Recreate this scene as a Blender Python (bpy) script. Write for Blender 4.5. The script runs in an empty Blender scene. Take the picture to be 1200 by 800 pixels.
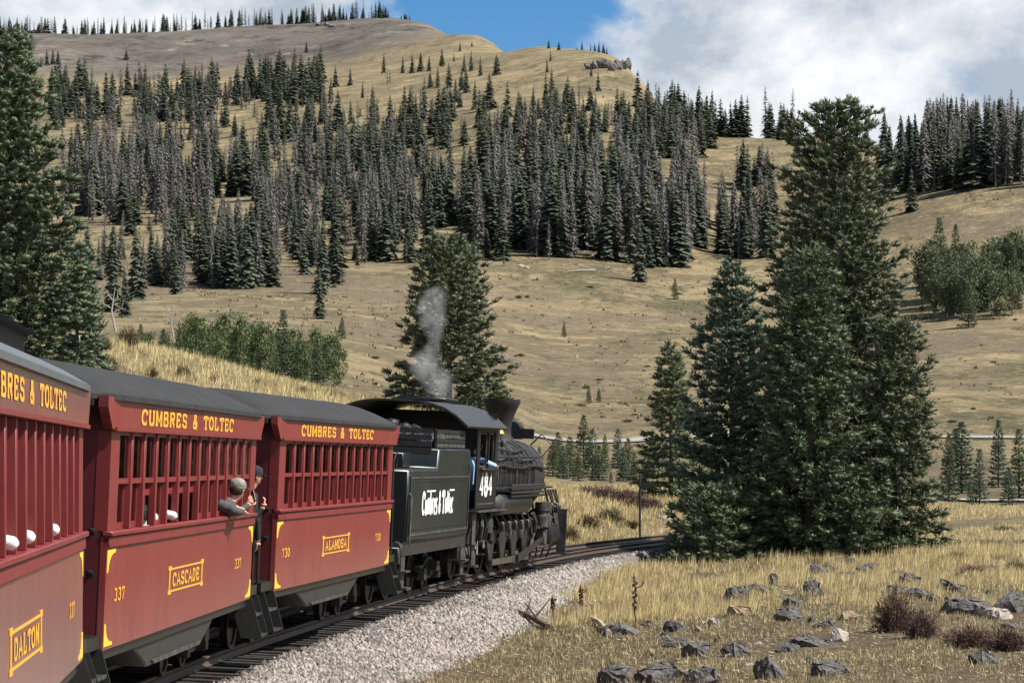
import bpy, bmesh, math, random
import numpy as np
from mathutils import Vector, Matrix

S = bpy.context.scene
R = math.radians
F = 3500.0            # focal length in photo pixels (1200 px wide): a long zoom
CH = 2.49             # camera height over the rail head
HY = 542.0            # photo row of the horizon

# ------------------------------------------------------------------ camera, sky, sun
cam = bpy.data.cameras.new('camera')
cam.sensor_width = 36.0
cam.lens = F / 1200.0 * 36.0
cam.shift_y = (HY - 400.0) / 1200.0
cam.clip_start = 0.5
cam.clip_end = 9000.0
cam_o = bpy.data.objects.new('camera', cam)
S.collection.objects.link(cam_o)
cam_o.location = (0, 0, CH)
cam_o.rotation_euler = (R(90), 0, 0)
S.camera = cam_o

SUN = Vector((0.66, -0.17, 0.86)).normalized()
SUN_EL = math.asin(SUN.z)
SUN_AZ = math.atan2(SUN.x, SUN.y)
sl = bpy.data.lights.new('sun', 'SUN')
sl.energy = 4.6
sl.angle = R(0.55)
sl.color = (1.0, 0.955, 0.88)
so = bpy.data.objects.new('sun', sl)
S.collection.objects.link(so)
so.rotation_euler = SUN.to_track_quat('Z', 'Y').to_euler()
so.location = (60, -30, 90)

S.view_settings.view_transform = 'Standard'
S.view_settings.look = 'None'
S.view_settings.gamma = 1.0
S.view_settings.exposure = 0.8
S.view_settings.use_curve_mapping = False
S.cycles.max_bounces = 6
S.cycles.volume_bounces = 3
S.cycles.transparent_max_bounces = 8
S.cycles.use_denoising = True


def build_world():
    w = bpy.data.worlds.new('World')
    S.world = w
    w.use_nodes = True
    nt = w.node_tree
    nt.nodes.clear()
    N = nt.nodes.new
    L = nt.links.new
    out = N('ShaderNodeOutputWorld')
    bg = N('ShaderNodeBackground')
    bg.inputs['Strength'].default_value = 0.068
    L(bg.outputs[0], out.inputs[0])
    sky = N('ShaderNodeTexSky')
    sky.sky_type = 'NISHITA'
    sky.sun_disc = False
    sky.sun_elevation = SUN_EL
    sky.sun_rotation = SUN_AZ
    sky.altitude = 3000
    sky.air_density = 1.0
    sky.dust_density = 0.35
    sky.ozone_density = 2.0
    tc = N('ShaderNodeTexCoord')

    def math_(op, a, b=None, clamp=False):
        n = N('ShaderNodeMath')
        n.operation = op
        n.use_clamp = clamp
        for i, v in enumerate((a, b)):
            if v is None:
                continue
            if isinstance(v, (int, float)):
                n.inputs[i].default_value = v
            else:
                L(v, n.inputs[i])
        return n.outputs[0]

    def noise(scale, detail, rough, off, zs=1.6, dist=0.0):
        mp = N('ShaderNodeMapping')
        mp.inputs['Location'].default_value = off
        mp.inputs['Scale'].default_value = (1, 1, zs)
        L(tc.outputs['Generated'], mp.inputs[0])
        n = N('ShaderNodeTexNoise')
        n.inputs['Scale'].default_value = scale
        n.inputs['Detail'].default_value = detail
        n.inputs['Roughness'].default_value = rough
        n.inputs['Distortion'].default_value = dist
        L(mp.outputs[0], n.inputs['Vector'])
        return n.outputs['Fac']
    sep = N('ShaderNodeSeparateXYZ')
    L(tc.outputs['Generated'], sep.inputs[0])
    # the clear gap in the cloud deck above the middle of the ridge
    gx = math_('DIVIDE', math_('SUBTRACT', sep.outputs['X'], -0.006), 0.040)
    gz = math_('DIVIDE', math_('SUBTRACT', sep.outputs['Z'], 0.150), 0.040)
    g2 = math_('ADD', math_('MULTIPLY', gx, gx), math_('MULTIPLY', gz, gz))
    gap = math_('POWER', 2.718, math_('MULTIPLY', g2, -1.0))
    n1 = noise(9.0, 8.0, 0.58, (0.7, 9.2, 5.1), 1.8, 0.3)
    n2 = noise(30.0, 6.0, 0.6, (0.3, 7.7, 2.4), 1.6, 0.4)
    cov = math_('ADD', math_('MULTIPLY', n1, 0.8), math_('MULTIPLY', n2, 0.35))
    cov = math_('SUBTRACT', cov, math_('MULTIPLY', gap, 0.42))
    # fair-weather cloud: banked up over the mountains, thinner overhead
    hi = N('ShaderNodeMapRange')
    hi.inputs['From Min'].default_value = 0.20
    hi.inputs['From Max'].default_value = 0.60
    hi.inputs['To Max'].default_value = 0.24
    L(sep.outputs['Z'], hi.inputs['Value'])
    cov = math_('SUBTRACT', cov, hi.outputs[0])
    mr = N('ShaderNodeMapRange')
    mr.interpolation_type = 'SMOOTHSTEP'
    mr.inputs['From Min'].default_value = 0.34
    mr.inputs['From Max'].default_value = 0.52
    L(cov, mr.inputs['Value'])
    # shading inside the clouds: bright tops, grey bellies
    n3 = noise(11.0, 9.0, 0.62, (6.6, 3.1, 0.2), 1.5, 0.15)
    cr = N('ShaderNodeValToRGB')
    e = cr.color_ramp.elements
    e[0].position = 0.37
    e[0].color = (3.9, 4.5, 5.3, 1)
    e[1].position = 0.575
    e[1].color = (8.5, 8.7, 8.9, 1)
    L(n3, cr.inputs[0])
    hs = N('ShaderNodeHueSaturation')
    hs.inputs['Saturation'].default_value = 1.35
    hs.inputs['Value'].default_value = 1.0
    L(sky.outputs[0], hs.inputs['Color'])
    mx = N('ShaderNodeMix')
    mx.data_type = 'RGBA'
    L(mr.outputs[0], mx.inputs['Factor'])
    L(hs.outputs[0], mx.inputs['A'])
    L(cr.outputs[0], mx.inputs['B'])
    L(mx.outputs['Result'], bg.inputs['Color'])


build_world()
rng = np.random.default_rng(7)
random.seed(11)


# ------------------------------------------------------------------ materials
def mat(name, base, rough=0.7, metal=0.0, var=None, vscale=6.0, bump=0.0, bscale=20.0, spec=0.5,
        translucent=0.0, attr=None, streak=None, coord='Object', coat=0.0):
    """Procedural material: base colour broken by noise (var = second colour), optional bump."""
    m = bpy.data.materials.new(name)
    m.use_nodes = True
    nt = m.node_tree
    N = nt.nodes.new
    L = nt.links.new
    b = nt.nodes['Principled BSDF']
    b.inputs['Base Color'].default_value = (*base, 1)
    b.inputs['Roughness'].default_value = rough
    b.inputs['Metallic'].default_value = metal
    b.inputs['Specular IOR Level'].default_value = spec
    b.inputs['Coat Weight'].default_value = coat
    tc = N('ShaderNodeTexCoord')
    vec = tc.outputs[coord]
    if streak:
        mp = N('ShaderNodeMapping')
        mp.inputs['Scale'].default_value = streak
        L(vec, mp.inputs[0])
        vec = mp.outputs[0]
    col = None
    if var is not None:
        n = N('ShaderNodeTexNoise')
        n.inputs['Scale'].default_value = vscale
        n.inputs['Detail'].default_value = 6
        n.inputs['Roughness'].default_value = 0.65
        L(vec, n.inputs['Vector'])
        mr = N('ShaderNodeMapRange')
        mr.inputs['From Min'].default_value = 0.35
        mr.inputs['From Max'].default_value = 0.65
        L(n.outputs['Fac'], mr.inputs['Value'])
        mx = N('ShaderNodeMix')
        mx.data_type = 'RGBA'
        mx.inputs['A'].default_value = (*base, 1)
        mx.inputs['B'].default_value = (*var, 1)
        L(mr.outputs[0], mx.inputs['Factor'])
        col = mx.outputs['Result']
    if attr:
        at = N('ShaderNodeAttribute')
        at.attribute_name = 'tint'
        mx2 = N('ShaderNodeMix')
        mx2.data_type = 'RGBA'
        if col is not None:
            L(col, mx2.inputs['A'])
        else:
            mx2.inputs['A'].default_value = (*base, 1)
        mx2.inputs['B'].default_value = (*attr, 1)
        L(at.outputs['Fac'], mx2.inputs['Factor'])
        col = mx2.outputs['Result']
    if col is not None:
        L(col, b.inputs['Base Color'])
    if bump:
        n = N('ShaderNodeTexNoise')
        n.inputs['Scale'].default_value = bscale
        n.inputs['Detail'].default_value = 5
        L(vec, n.inputs['Vector'])
        bp = N('ShaderNodeBump')
        bp.inputs['Strength'].default_value = bump
        bp.inputs['Distance'].default_value = 0.05
        L(n.outputs['Fac'], bp.inputs['Height'])
        L(bp.outputs[0], b.inputs['Normal'])
    if translucent:
        out = nt.nodes['Material Output']
        tr = N('ShaderNodeBsdfTranslucent')
        tr.inputs['Color'].default_value = (*base, 1)
        if col is not None:
            L(col, tr.inputs['Color'])
        ms = N('ShaderNodeMixShader')
        ms.inputs[0].default_value = translucent
        L(b.outputs[0], ms.inputs[1])
        L(tr.outputs[0], ms.inputs[2])
        L(ms.outputs[0], out.inputs['Surface'])
    return m


def siding_mat(name, base, var, rough=0.42, coat=0.1):
    """Painted car siding: narrow vertical boards as grooves, streaked by rain and dust."""
    m = mat(name, base, rough, var=var, vscale=1.6, streak=(1, 1, 0.12), coat=coat)
    m.node_tree.nodes['Principled BSDF'].inputs['Coat Roughness'].default_value = 0.22
    nt = m.node_tree
    N = nt.nodes.new
    L = nt.links.new
    tc = N('ShaderNodeTexCoord')
    wv = N('ShaderNodeTexWave')
    wv.wave_type = 'BANDS'
    wv.bands_direction = 'Y'
    wv.inputs['Scale'].default_value = 2.6
    L(tc.outputs['Object'], wv.inputs['Vector'])
    mr = N('ShaderNodeMapRange')
    mr.inputs['From Min'].default_value = 0.0
    mr.inputs['From Max'].default_value = 0.12
    L(wv.outputs['Fac'], mr.inputs['Value'])
    bp = N('ShaderNodeBump')
    bp.inputs['Strength'].default_value = 0.35
    bp.inputs['Distance'].default_value = 0.01
    # darker joints between boards, road dust thrown up on the lower boards, faded streaks
    b_ = nt.nodes['Principled BSDF']
    src = b_.inputs['Base Color'].links[0].from_socket
    mj = N('ShaderNodeMix')
    mj.data_type = 'RGBA'
    mj.blend_type = 'MULTIPLY'
    mj.inputs['B'].default_value = (.55, .5, .5, 1)
    inv = N('ShaderNodeMath')
    inv.operation = 'SUBTRACT'
    inv.inputs[0].default_value = 1.0
    L(mr.outputs[0], inv.inputs[1])
    L(inv.outputs[0], mj.inputs['Factor'])
    L(src, mj.inputs['A'])
    sp = N('ShaderNodeSeparateXYZ')
    L(tc.outputs['Object'], sp.inputs[0])
    dz_ = N('ShaderNodeMapRange')
    dz_.inputs['From Min'].default_value = 1.45
    dz_.inputs['From Max'].default_value = 0.80
    L(sp.outputs['Z'], dz_.inputs['Value'])
    dn_ = N('ShaderNodeTexNoise')
    dn_.inputs['Scale'].default_value = 2.2
    dn_.inputs['Detail'].default_value = 8
    dn_.inputs['Roughness'].default_value = 0.7
    L(tc.outputs['Object'], dn_.inputs['Vector'])
    dm = N('ShaderNodeMath')
    dm.operation = 'MULTIPLY'
    dz_.inputs['To Max'].default_value = 0.42
    L(dz_.outputs[0], dm.inputs[0])
    L(dn_.outputs['Fac'], dm.inputs[1])
    md = N('ShaderNodeMix')
    md.data_type = 'RGBA'
    md.inputs['B'].default_value = (.30, .20, .16, 1)
    L(dm.outputs[0], md.inputs['Factor'])
    L(mj.outputs['Result'], md.inputs['A'])
    st_ = N('ShaderNodeTexNoise')
    st_.inputs['Scale'].default_value = 5.0
    st_.inputs['Detail'].default_value = 6
    mp_ = N('ShaderNodeMapping')
    mp_.inputs['Scale'].default_value = (1, 1.6, .10)
    L(tc.outputs['Object'], mp_.inputs[0])
    L(mp_.outputs[0], st_.inputs['Vector'])
    sr = N('ShaderNodeMapRange')
    sr.inputs['From Min'].default_value = .52
    sr.inputs['From Max'].default_value = .72
    sr.inputs['To Max'].default_value = .30
    L(st_.outputs['Fac'], sr.inputs['Value'])
    ms_ = N('ShaderNodeMix')
    ms_.data_type = 'RGBA'
    ms_.inputs['B'].default_value = (.10, .022, .020, 1)
    L(sr.outputs[0], ms_.inputs['Factor'])
    L(md.outputs['Result'], ms_.inputs['A'])
    L(ms_.outputs['Result'], b_.inputs['Base Color'])
    L(mr.outputs[0], bp.inputs['Height'])
    L(bp.outputs[0], nt.nodes['Principled BSDF'].inputs['Normal'])
    return m


M = {}
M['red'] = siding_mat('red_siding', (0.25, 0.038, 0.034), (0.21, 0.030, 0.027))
M['red_glare'] = siding_mat('red_siding_glare', (0.29, 0.095, 0.085), (0.24, 0.065, 0.060), 0.36, 0.9)  # grazing glare painted into the base colour as a paler, pinker red
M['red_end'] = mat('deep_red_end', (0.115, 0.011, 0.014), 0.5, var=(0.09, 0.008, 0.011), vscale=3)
M['red_trim'] = mat('red_trim', (0.21, 0.028, 0.027), 0.45, var=(0.17, 0.020, 0.020), vscale=5)
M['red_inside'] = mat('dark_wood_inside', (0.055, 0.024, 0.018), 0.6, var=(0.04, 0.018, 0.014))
M['gold'] = mat('gold_paint', (0.85, 0.44, 0.045), 0.5, var=(0.75, 0.36, 0.04), vscale=9)
M['yellow'] = mat('yellow_paint', (0.85, 0.55, 0.05), 0.5)
M['roof'] = mat('roof_tar', (0.026, 0.026, 0.026), 0.85, var=(0.013, 0.013, 0.013), vscale=2.5, bump=0.2, bscale=30)
M['roof_blue'] = mat('roof_grey', (0.10, 0.118, 0.125), 0.5, var=(0.075, 0.09, 0.096), vscale=2)
M['black'] = mat('black_paint', (0.008, 0.008, 0.009), 0.4, var=(0.016, 0.016, 0.015), vscale=5)
M['soot'] = mat('sooty_black', (0.012, 0.012, 0.012), 0.75, var=(0.02, 0.019, 0.018))
M['tender'] = mat('tender_black', (0.011, 0.016, 0.015), 0.34, var=(0.024, 0.030, 0.028), vscale=2.2)
M['jacket'] = mat('boiler_jacket', (0.010, 0.010, 0.011), 0.36, var=(0.022, 0.022, 0.022), vscale=4)
M['dust'] = mat('dusty_iron', (0.090, 0.084, 0.076), 0.65, var=(0.010, 0.010, 0.010), vscale=5)
M['iron'] = mat('dark_iron', (0.011, 0.010, 0.010), 0.5, var=(0.032, 0.030, 0.028), vscale=5)
M['steel'] = mat('bare_steel', (0.24, 0.235, 0.23), 0.35, metal=0.7, var=(0.08, 0.078, 0.075), vscale=7)
M['box_grey'] = mat('underbody_grey', (0.030, 0.030, 0.028), 0.5, var=(0.020, 0.020, 0.019))
M['white'] = mat('white_paint', (0.82, 0.81, 0.78), 0.55)
M['whitecloth'] = mat('white_cloth', (0.80, 0.79, 0.78), 0.9)
M['coal'] = mat('coal', (0.012, 0.012, 0.013), 0.45, bump=0.5)
M['wood_dark'] = mat('old_tie_wood', (0.016, 0.013, 0.011), 0.9, var=(0.032, 0.027, 0.023), vscale=8, bump=0.4)
M['rail'] = mat('rail_steel', (0.075, 0.050, 0.038), 0.6, var=(0.05, 0.034, 0.028), vscale=12)
M['bed'] = mat('ballast_bed', (0.17, 0.155, 0.14), 0.95, var=(0.11, 0.10, 0.09), vscale=9, bump=0.8, bscale=14)
M['cinder'] = mat('oily_cinders', (0.022, 0.020, 0.018), 0.95, var=(0.05, 0.045, 0.04), vscale=7, bump=0.8, bscale=18)
M['stone'] = mat('ballast_stone', (0.110, 0.094, 0.083), 0.9, attr=(0.39, 0.345, 0.308))
M['glass'] = None
M['skin'] = mat('skin', (0.55, 0.30, 0.21), 0.6)
M['jacket_grey'] = mat('grey_jacket', (0.055, 0.055, 0.055), 0.9, var=(0.08, 0.08, 0.078), vscale=30)
M['black_cloth'] = mat('black_cloth', (0.018, 0.019, 0.022), 0.9)
M['cap_camo'] = mat('camo_cap', (0.30, 0.30, 0.25), 0.9, var=(0.10, 0.11, 0.085), vscale=22)
M['hair'] = mat('dark_hair', (0.03, 0.02, 0.015), 0.7)
M['blue_cloth'] = mat('pale_blue_cloth', (0.35, 0.55, 0.72), 0.85)
M['denim'] = mat('denim', (0.05, 0.07, 0.12), 0.9)
M['needle'] = mat('spruce_needles', (0.022, 0.038, 0.016), 0.6, attr=(0.205, 0.250, 0.120), translucent=0.08)
M['needle_blue'] = mat('blue_spruce_needles', (0.020, 0.042, 0.024), 0.6, attr=(0.195, 0.262, 0.165), translucent=0.08)
M['needle_olive'] = mat('old_spruce_needles', (0.025, 0.036, 0.015), 0.6, attr=(0.215, 0.238, 0.120), translucent=0.08)
M['bark'] = mat('spruce_bark', (0.11, 0.085, 0.065), 0.95, var=(0.06, 0.048, 0.04), vscale=9, bump=0.5)
M['aspen_bark'] = mat('aspen_bark', (0.50, 0.48, 0.40), 0.8, var=(0.28, 0.26, 0.22), vscale=7)
M['aspen_grey'] = mat('hillside_aspen_leaf', (0.062, 0.080, 0.036), 0.7, attr=(0.150, 0.170, 0.085), translucent=0.2)
M['aspen_leaf'] = mat('aspen_leaf', (0.055, 0.085, 0.025), 0.6, attr=(0.150, 0.190, 0.065), translucent=0.2)
M['hill_spruce'] = mat('hill_spruce', (0.030, 0.042, 0.024), 0.85, attr=(0.090, 0.108, 0.065))
M['hill_dead'] = mat('dead_spruce_grey', (0.100, 0.094, 0.086), 0.95, attr=(0.170, 0.162, 0.150))
M['dead_trunk'] = mat('dead_trunk', (0.34, 0.315, 0.28), 0.95)
M['grass'] = mat('dry_grass', (0.36, 0.265, 0.11), 0.8, attr=(0.84, 0.70, 0.38), translucent=0.25)
M['grass_low'] = mat('low_dry_grass', (0.20, 0.160, 0.075), 0.85, attr=(0.60, 0.50, 0.29), translucent=0.2)
M['slope_tuft'] = mat('slope_bunch_grass', (0.120, 0.098, 0.055), 0.95, attr=(0.34, 0.275, 0.150))
M['rock'] = mat('basalt', (0.048, 0.044, 0.041), 0.9, var=(0.160, 0.147, 0.134), vscale=3.2, bump=1.0, bscale=7)
M['rock_pale'] = mat('pale_stone', (0.42, 0.37, 0.31), 0.9, var=(0.30, 0.26, 0.22), vscale=5, bump=0.5, bscale=9)
M['rock_tan'] = mat('tan_stone', (0.36, 0.27, 0.15), 0.9, var=(0.25, 0.19, 0.12), vscale=5, bump=0.5, bscale=9)
M['crag'] = mat('crag_rock', (0.17, 0.155, 0.145), 0.95, var=(0.09, 0.083, 0.08), vscale=0.35, bump=0.5, bscale=1.2)
M['shrub_brown'] = mat('brown_shrub', (0.085, 0.048, 0.036), 0.95, attr=(0.185, 0.115, 0.090))
M['shrub_olive'] = mat('olive_shrub', (0.12, 0.105, 0.05), 0.95, attr=(0.25, 0.19, 0.10))
M['deadwood'] = mat('dead_wood', (0.07, 0.035, 0.025), 0.9, var=(0.12, 0.07, 0.05), vscale=14)
M['palewood'] = mat('pale_wood', (0.52, 0.43, 0.31), 0.9, var=(0.38, 0.31, 0.22), vscale=10)
M['road'] = mat('pale_road', (0.30, 0.288, 0.265), 0.9, var=(0.24, 0.23, 0.215), vscale=0.3)
M['gravelroad'] = mat('gravel_road', (0.33, 0.30, 0.26), 0.95, var=(0.26, 0.235, 0.20), vscale=0.4)


def glass_mat():
    m = bpy.data.materials.new('window_glass')
    m.use_nodes = True
    nt = m.node_tree
    nt.nodes.clear()
    N = nt.nodes.new
    L = nt.links.new
    out = N('ShaderNodeOutputMaterial')
    gl = N('ShaderNodeBsdfGlossy')
    gl.inputs['Roughness'].default_value = 0.06
    gl.inputs['Color'].default_value = (0.8, 0.8, 0.8, 1)
    tr = N('ShaderNodeBsdfTransparent')
    tr.inputs['Color'].default_value = (0.72, 0.72, 0.72, 1)
    fr = N('ShaderNodeFresnel')
    fr.inputs[0].default_value = 1.45
    ms = N('ShaderNodeMixShader')
    L(fr.outputs[0], ms.inputs[0])
    L(tr.outputs[0], ms.inputs[1])
    L(gl.outputs[0], ms.inputs[2])
    L(ms.outputs[0], out.inputs[0])
    return m


M['glass'] = glass_mat()

# ------------------------------------------------------------------ mesh helpers
COL = S.collection


def link(name, me, material=None, parent=None, kind=None):
    o = bpy.data.objects.new(name, me)
    COL.objects.link(o)
    if material is not None and me is not None:
        if not me.materials:
            me.materials.append(material)
    if parent is not None:
        o.parent = parent
    if kind:
        o['kind'] = kind
    return o


def tag(o, label, cat, group=None):
    o['label'] = label
    o['category'] = cat
    if group:
        o['group'] = group
    return o


def empty(name, loc=(0, 0, 0), rot=(0, 0, 0)):
    o = bpy.data.objects.new(name, None)
    o.empty_display_size = 0.3
    COL.objects.link(o)
    o.location = loc
    o.rotation_euler = rot
    return o


def tri_mesh(name, V, T, tint=None, smooth=False):
    V = np.asarray(V, dtype=np.float32)
    T = np.asarray(T, dtype=np.int32)
    me = bpy.data.meshes.new(name)
    me.vertices.add(len(V))
    me.vertices.foreach_set('co', V.ravel())
    k = T.shape[1]
    me.loops.add(T.size)
    me.loops.foreach_set('vertex_index', T.ravel())
    me.polygons.add(len(T))
    me.polygons.foreach_set('loop_start', np.arange(0, T.size, k, dtype=np.int32))
    me.polygons.foreach_set('loop_total', np.full(len(T), k, dtype=np.int32))
    if smooth:
        me.polygons.foreach_set('use_smooth', np.ones(len(T), dtype=bool))
    if tint is not None:
        a = me.attributes.new('tint', 'FLOAT', 'POINT')
        a.data.foreach_set('value', np.asarray(tint, dtype=np.float32))
    me.update(calc_edges=True)
    return me


class MB:
    """Collects simple shapes into one mesh."""

    def __init__(s):
        s.v = []
        s.f = []
        s.sm = []

    def add(s, V, Fc, smooth=False):
        o = len(s.v)
        s.v += [tuple(map(float, p)) for p in V]
        for f in Fc:
            s.f.append(tuple(i + o for i in f))
            s.sm.append(smooth)
        return s

    def box(s, x0, x1, y0, y1, z0, z1):
        V = [(x, y, z) for x in (x0, x1) for y in (y0, y1) for z in (z0, z1)]
        return s.add(V, [(0, 1, 3, 2), (4, 6, 7, 5), (0, 4, 5, 1), (2, 3, 7, 6), (0, 2, 6, 4), (1, 5, 7, 3)])

    def tube(s, pts, r, n=8, cap=True, smooth=True):
        pts = [Vector(p) for p in pts]
        if not isinstance(r, (list, tuple)):
            r = [r] * len(pts)
        V = []
        for i, p in enumerate(pts):
            d = (pts[min(i + 1, len(pts) - 1)] - pts[max(i - 1, 0)]).normalized()
            ref = Vector((0, 0, 1)) if abs(d.z) < 0.9 else Vector((1, 0, 0))
            a = d.cross(ref).normalized()
            b = d.cross(a).normalized()
            for k in range(n):
                t = 2 * math.pi * k / n
                V.append(p + (a * math.cos(t) + b * math.sin(t)) * r[i])
        Fc = []
        for i in range(len(pts) - 1):
            for k in range(n):
                k2 = (k + 1) % n
                Fc.append((i * n + k, i * n + k2, (i + 1) * n + k2, (i + 1) * n + k))
        s.add(V, Fc, smooth)
        if cap:
            o = len(s.v) - len(V)
            s.f.append(tuple(o + k for k in range(n))[::-1])
            s.sm.append(False)
            s.f.append(tuple(o + (len(pts) - 1) * n + k for k in range(n)))
            s.sm.append(False)
        return s

    def lathe(s, prof, c=(0, 0, 0), axis='z', n=16, smooth=True):
        """prof: (radius, height) pairs turned around the axis through c."""
        V = []
        for r, h in prof:
            for k in range(n):
                t = 2 * math.pi * k / n
                a, b = r * math.cos(t), r * math.sin(t)
                p = {'z': (a, b, h), 'x': (h, a, b), 'y': (a, h, b)}[axis]
                V.append((p[0] + c[0], p[1] + c[1], p[2] + c[2]))
        Fc = []
        for i in range(len(prof) - 1):
            for k in range(n):
                k2 = (k + 1) % n
                Fc.append((i * n + k, i * n + k2, (i + 1) * n + k2, (i + 1) * n + k))
        return s.add(V, Fc, smooth)

    def prism(s, poly, a, b, axis='x'):
        """2-D polygon extruded from a to b along axis; poly in the two other axes."""
        n = len(poly)

        def p3(q, t):
            return {'x': (t, q[0], q[1]), 'y': (q[0], t, q[1]), 'z': (q[0], q[1], t)}[axis]
        V = [p3(q, a) for q in poly] + [p3(q, b) for q in poly]
        Fc = [tuple(range(n))[::-1], tuple(range(n, 2 * n))]
        Fc += [(i, (i + 1) % n, n + (i + 1) % n, n + i) for i in range(n)]
        return s.add(V, Fc)

    def ell(s, c, r, n=10, m=6):
        V = []
        for i in range(m + 1):
            ph = math.pi * i / m
            for k in range(n):
                t = 2 * math.pi * k / n
                V.append((c[0] + r[0] * math.sin(ph) * math.cos(t), c[1] + r[1] * math.sin(ph) * math.sin(t),
                          c[2] + r[2] * math.cos(ph)))
        Fc = []
        for i in range(m):
            for k in range(n):
                k2 = (k + 1) % n
                Fc.append((i * n + k, (i + 1) * n + k, (i + 1) * n + k2, i * n + k2))
        return s.add(V, Fc, True)

    def mesh(s, name):
        me = bpy.data.meshes.new(name)
        me.from_pydata(s.v, [], s.f)
        me.polygons.foreach_set('use_smooth', s.sm)
        bm = bmesh.new()
        bm.from_mesh(me)
        bmesh.ops.remove_doubles(bm, verts=bm.verts, dist=1e-5)
        bmesh.ops.recalc_face_normals(bm, faces=bm.faces)
        bm.to_mesh(me)
        bm.free()
        me.set_sharp_from_angle(angle=R(42))
        me.update()
        return me

    def build(s, name, material, parent=None, kind=None, bevel=0.0):
        me = s.mesh(name)
        if bevel:
            bm = bmesh.new()
            bm.from_mesh(me)
            ed = [e for e in bm.edges if len(e.link_faces) == 2 and e.calc_face_angle(0) > 0.6]
            bmesh.ops.bevel(bm, geom=ed, offset=bevel, segments=1, affect='EDGES', clamp_overlap=True)
            bm.to_mesh(me)
            bm.free()
        return link(name, me, material, parent, kind)


# ------------------------------------------------------------------ numpy noise
_P = np.random.default_rng(3).random((256, 256))


def vnoise(x, y):
    xi = np.floor(x).astype(int)
    yi = np.floor(y).astype(int)
    fx = x - xi
    fy = y - yi
    fx = fx * fx * (3 - 2 * fx)
    fy = fy * fy * (3 - 2 * fy)
    a = _P[xi % 256, yi % 256]
    b = _P[(xi + 1) % 256, yi % 256]
    c = _P[xi % 256, (yi + 1) % 256]
    d = _P[(xi + 1) % 256, (yi + 1) % 256]
    return (a * (1 - fx) + b * fx) * (1 - fy) + (c * (1 - fx) + d * fx) * fy - 0.5


def fbm(x, y, o=4):
    r = np.zeros_like(np.asarray(x, dtype=float))
    a = 1.0
    for i in range(o):
        r = r + a * vnoise(x * 2 ** i + 17.3 * i, y * 2 ** i + 9.1 * i)
        a *= 0.5
    return r


def sst(a, b, x):
    t = np.clip((x - a) / (b - a), 0, 1)
    return t * t * (3 - 2 * t)


# ------------------------------------------------------------------ the track's centre line
_ty = np.arange(0.0, 150.0, 0.1)
_tsl = np.interp(_ty, [0, 5, 21.6, 32.9, 44.4, 59.6, 80, 110, 150], [-.24, -.2, -.062, .0446, .098, .165, .26, .40, .55])
_tx = np.concatenate([[0], np.cumsum((_tsl[1:] + _tsl[:-1]) * 0.05)])
_tx += -4.74 - np.interp(32.9, _ty, _tx)
_tx += np.interp(_ty, [0, 27, 37, 45, 50, 60], [-.11, -.11, -.08, -.07, -.04, 0])


def track_x(Y):
    return np.interp(Y, _ty, _tx)


def track_s(Y):
    return np.interp(Y, _ty, _tsl)


def track_z(Y):
    return 0.32 * sst(44, 80, np.asarray(Y, dtype=float))


BANK = R(2.6)


def track_frame(Y, v=0.0, w=0.0):
    """Point at offset v (right) and w (up) from the rail-head centre at depth Y, on the canted track."""
    s = track_s(Y)
    c = 1.0 / np.sqrt(1 + s * s)
    vv = v * math.cos(BANK) + w * math.sin(BANK)
    ww = -v * math.sin(BANK) + w * math.cos(BANK)
    return np.stack([track_x(Y) + vv * c, Y - vv * s * c, track_z(Y) + ww + 0 * Y], -1)


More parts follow.
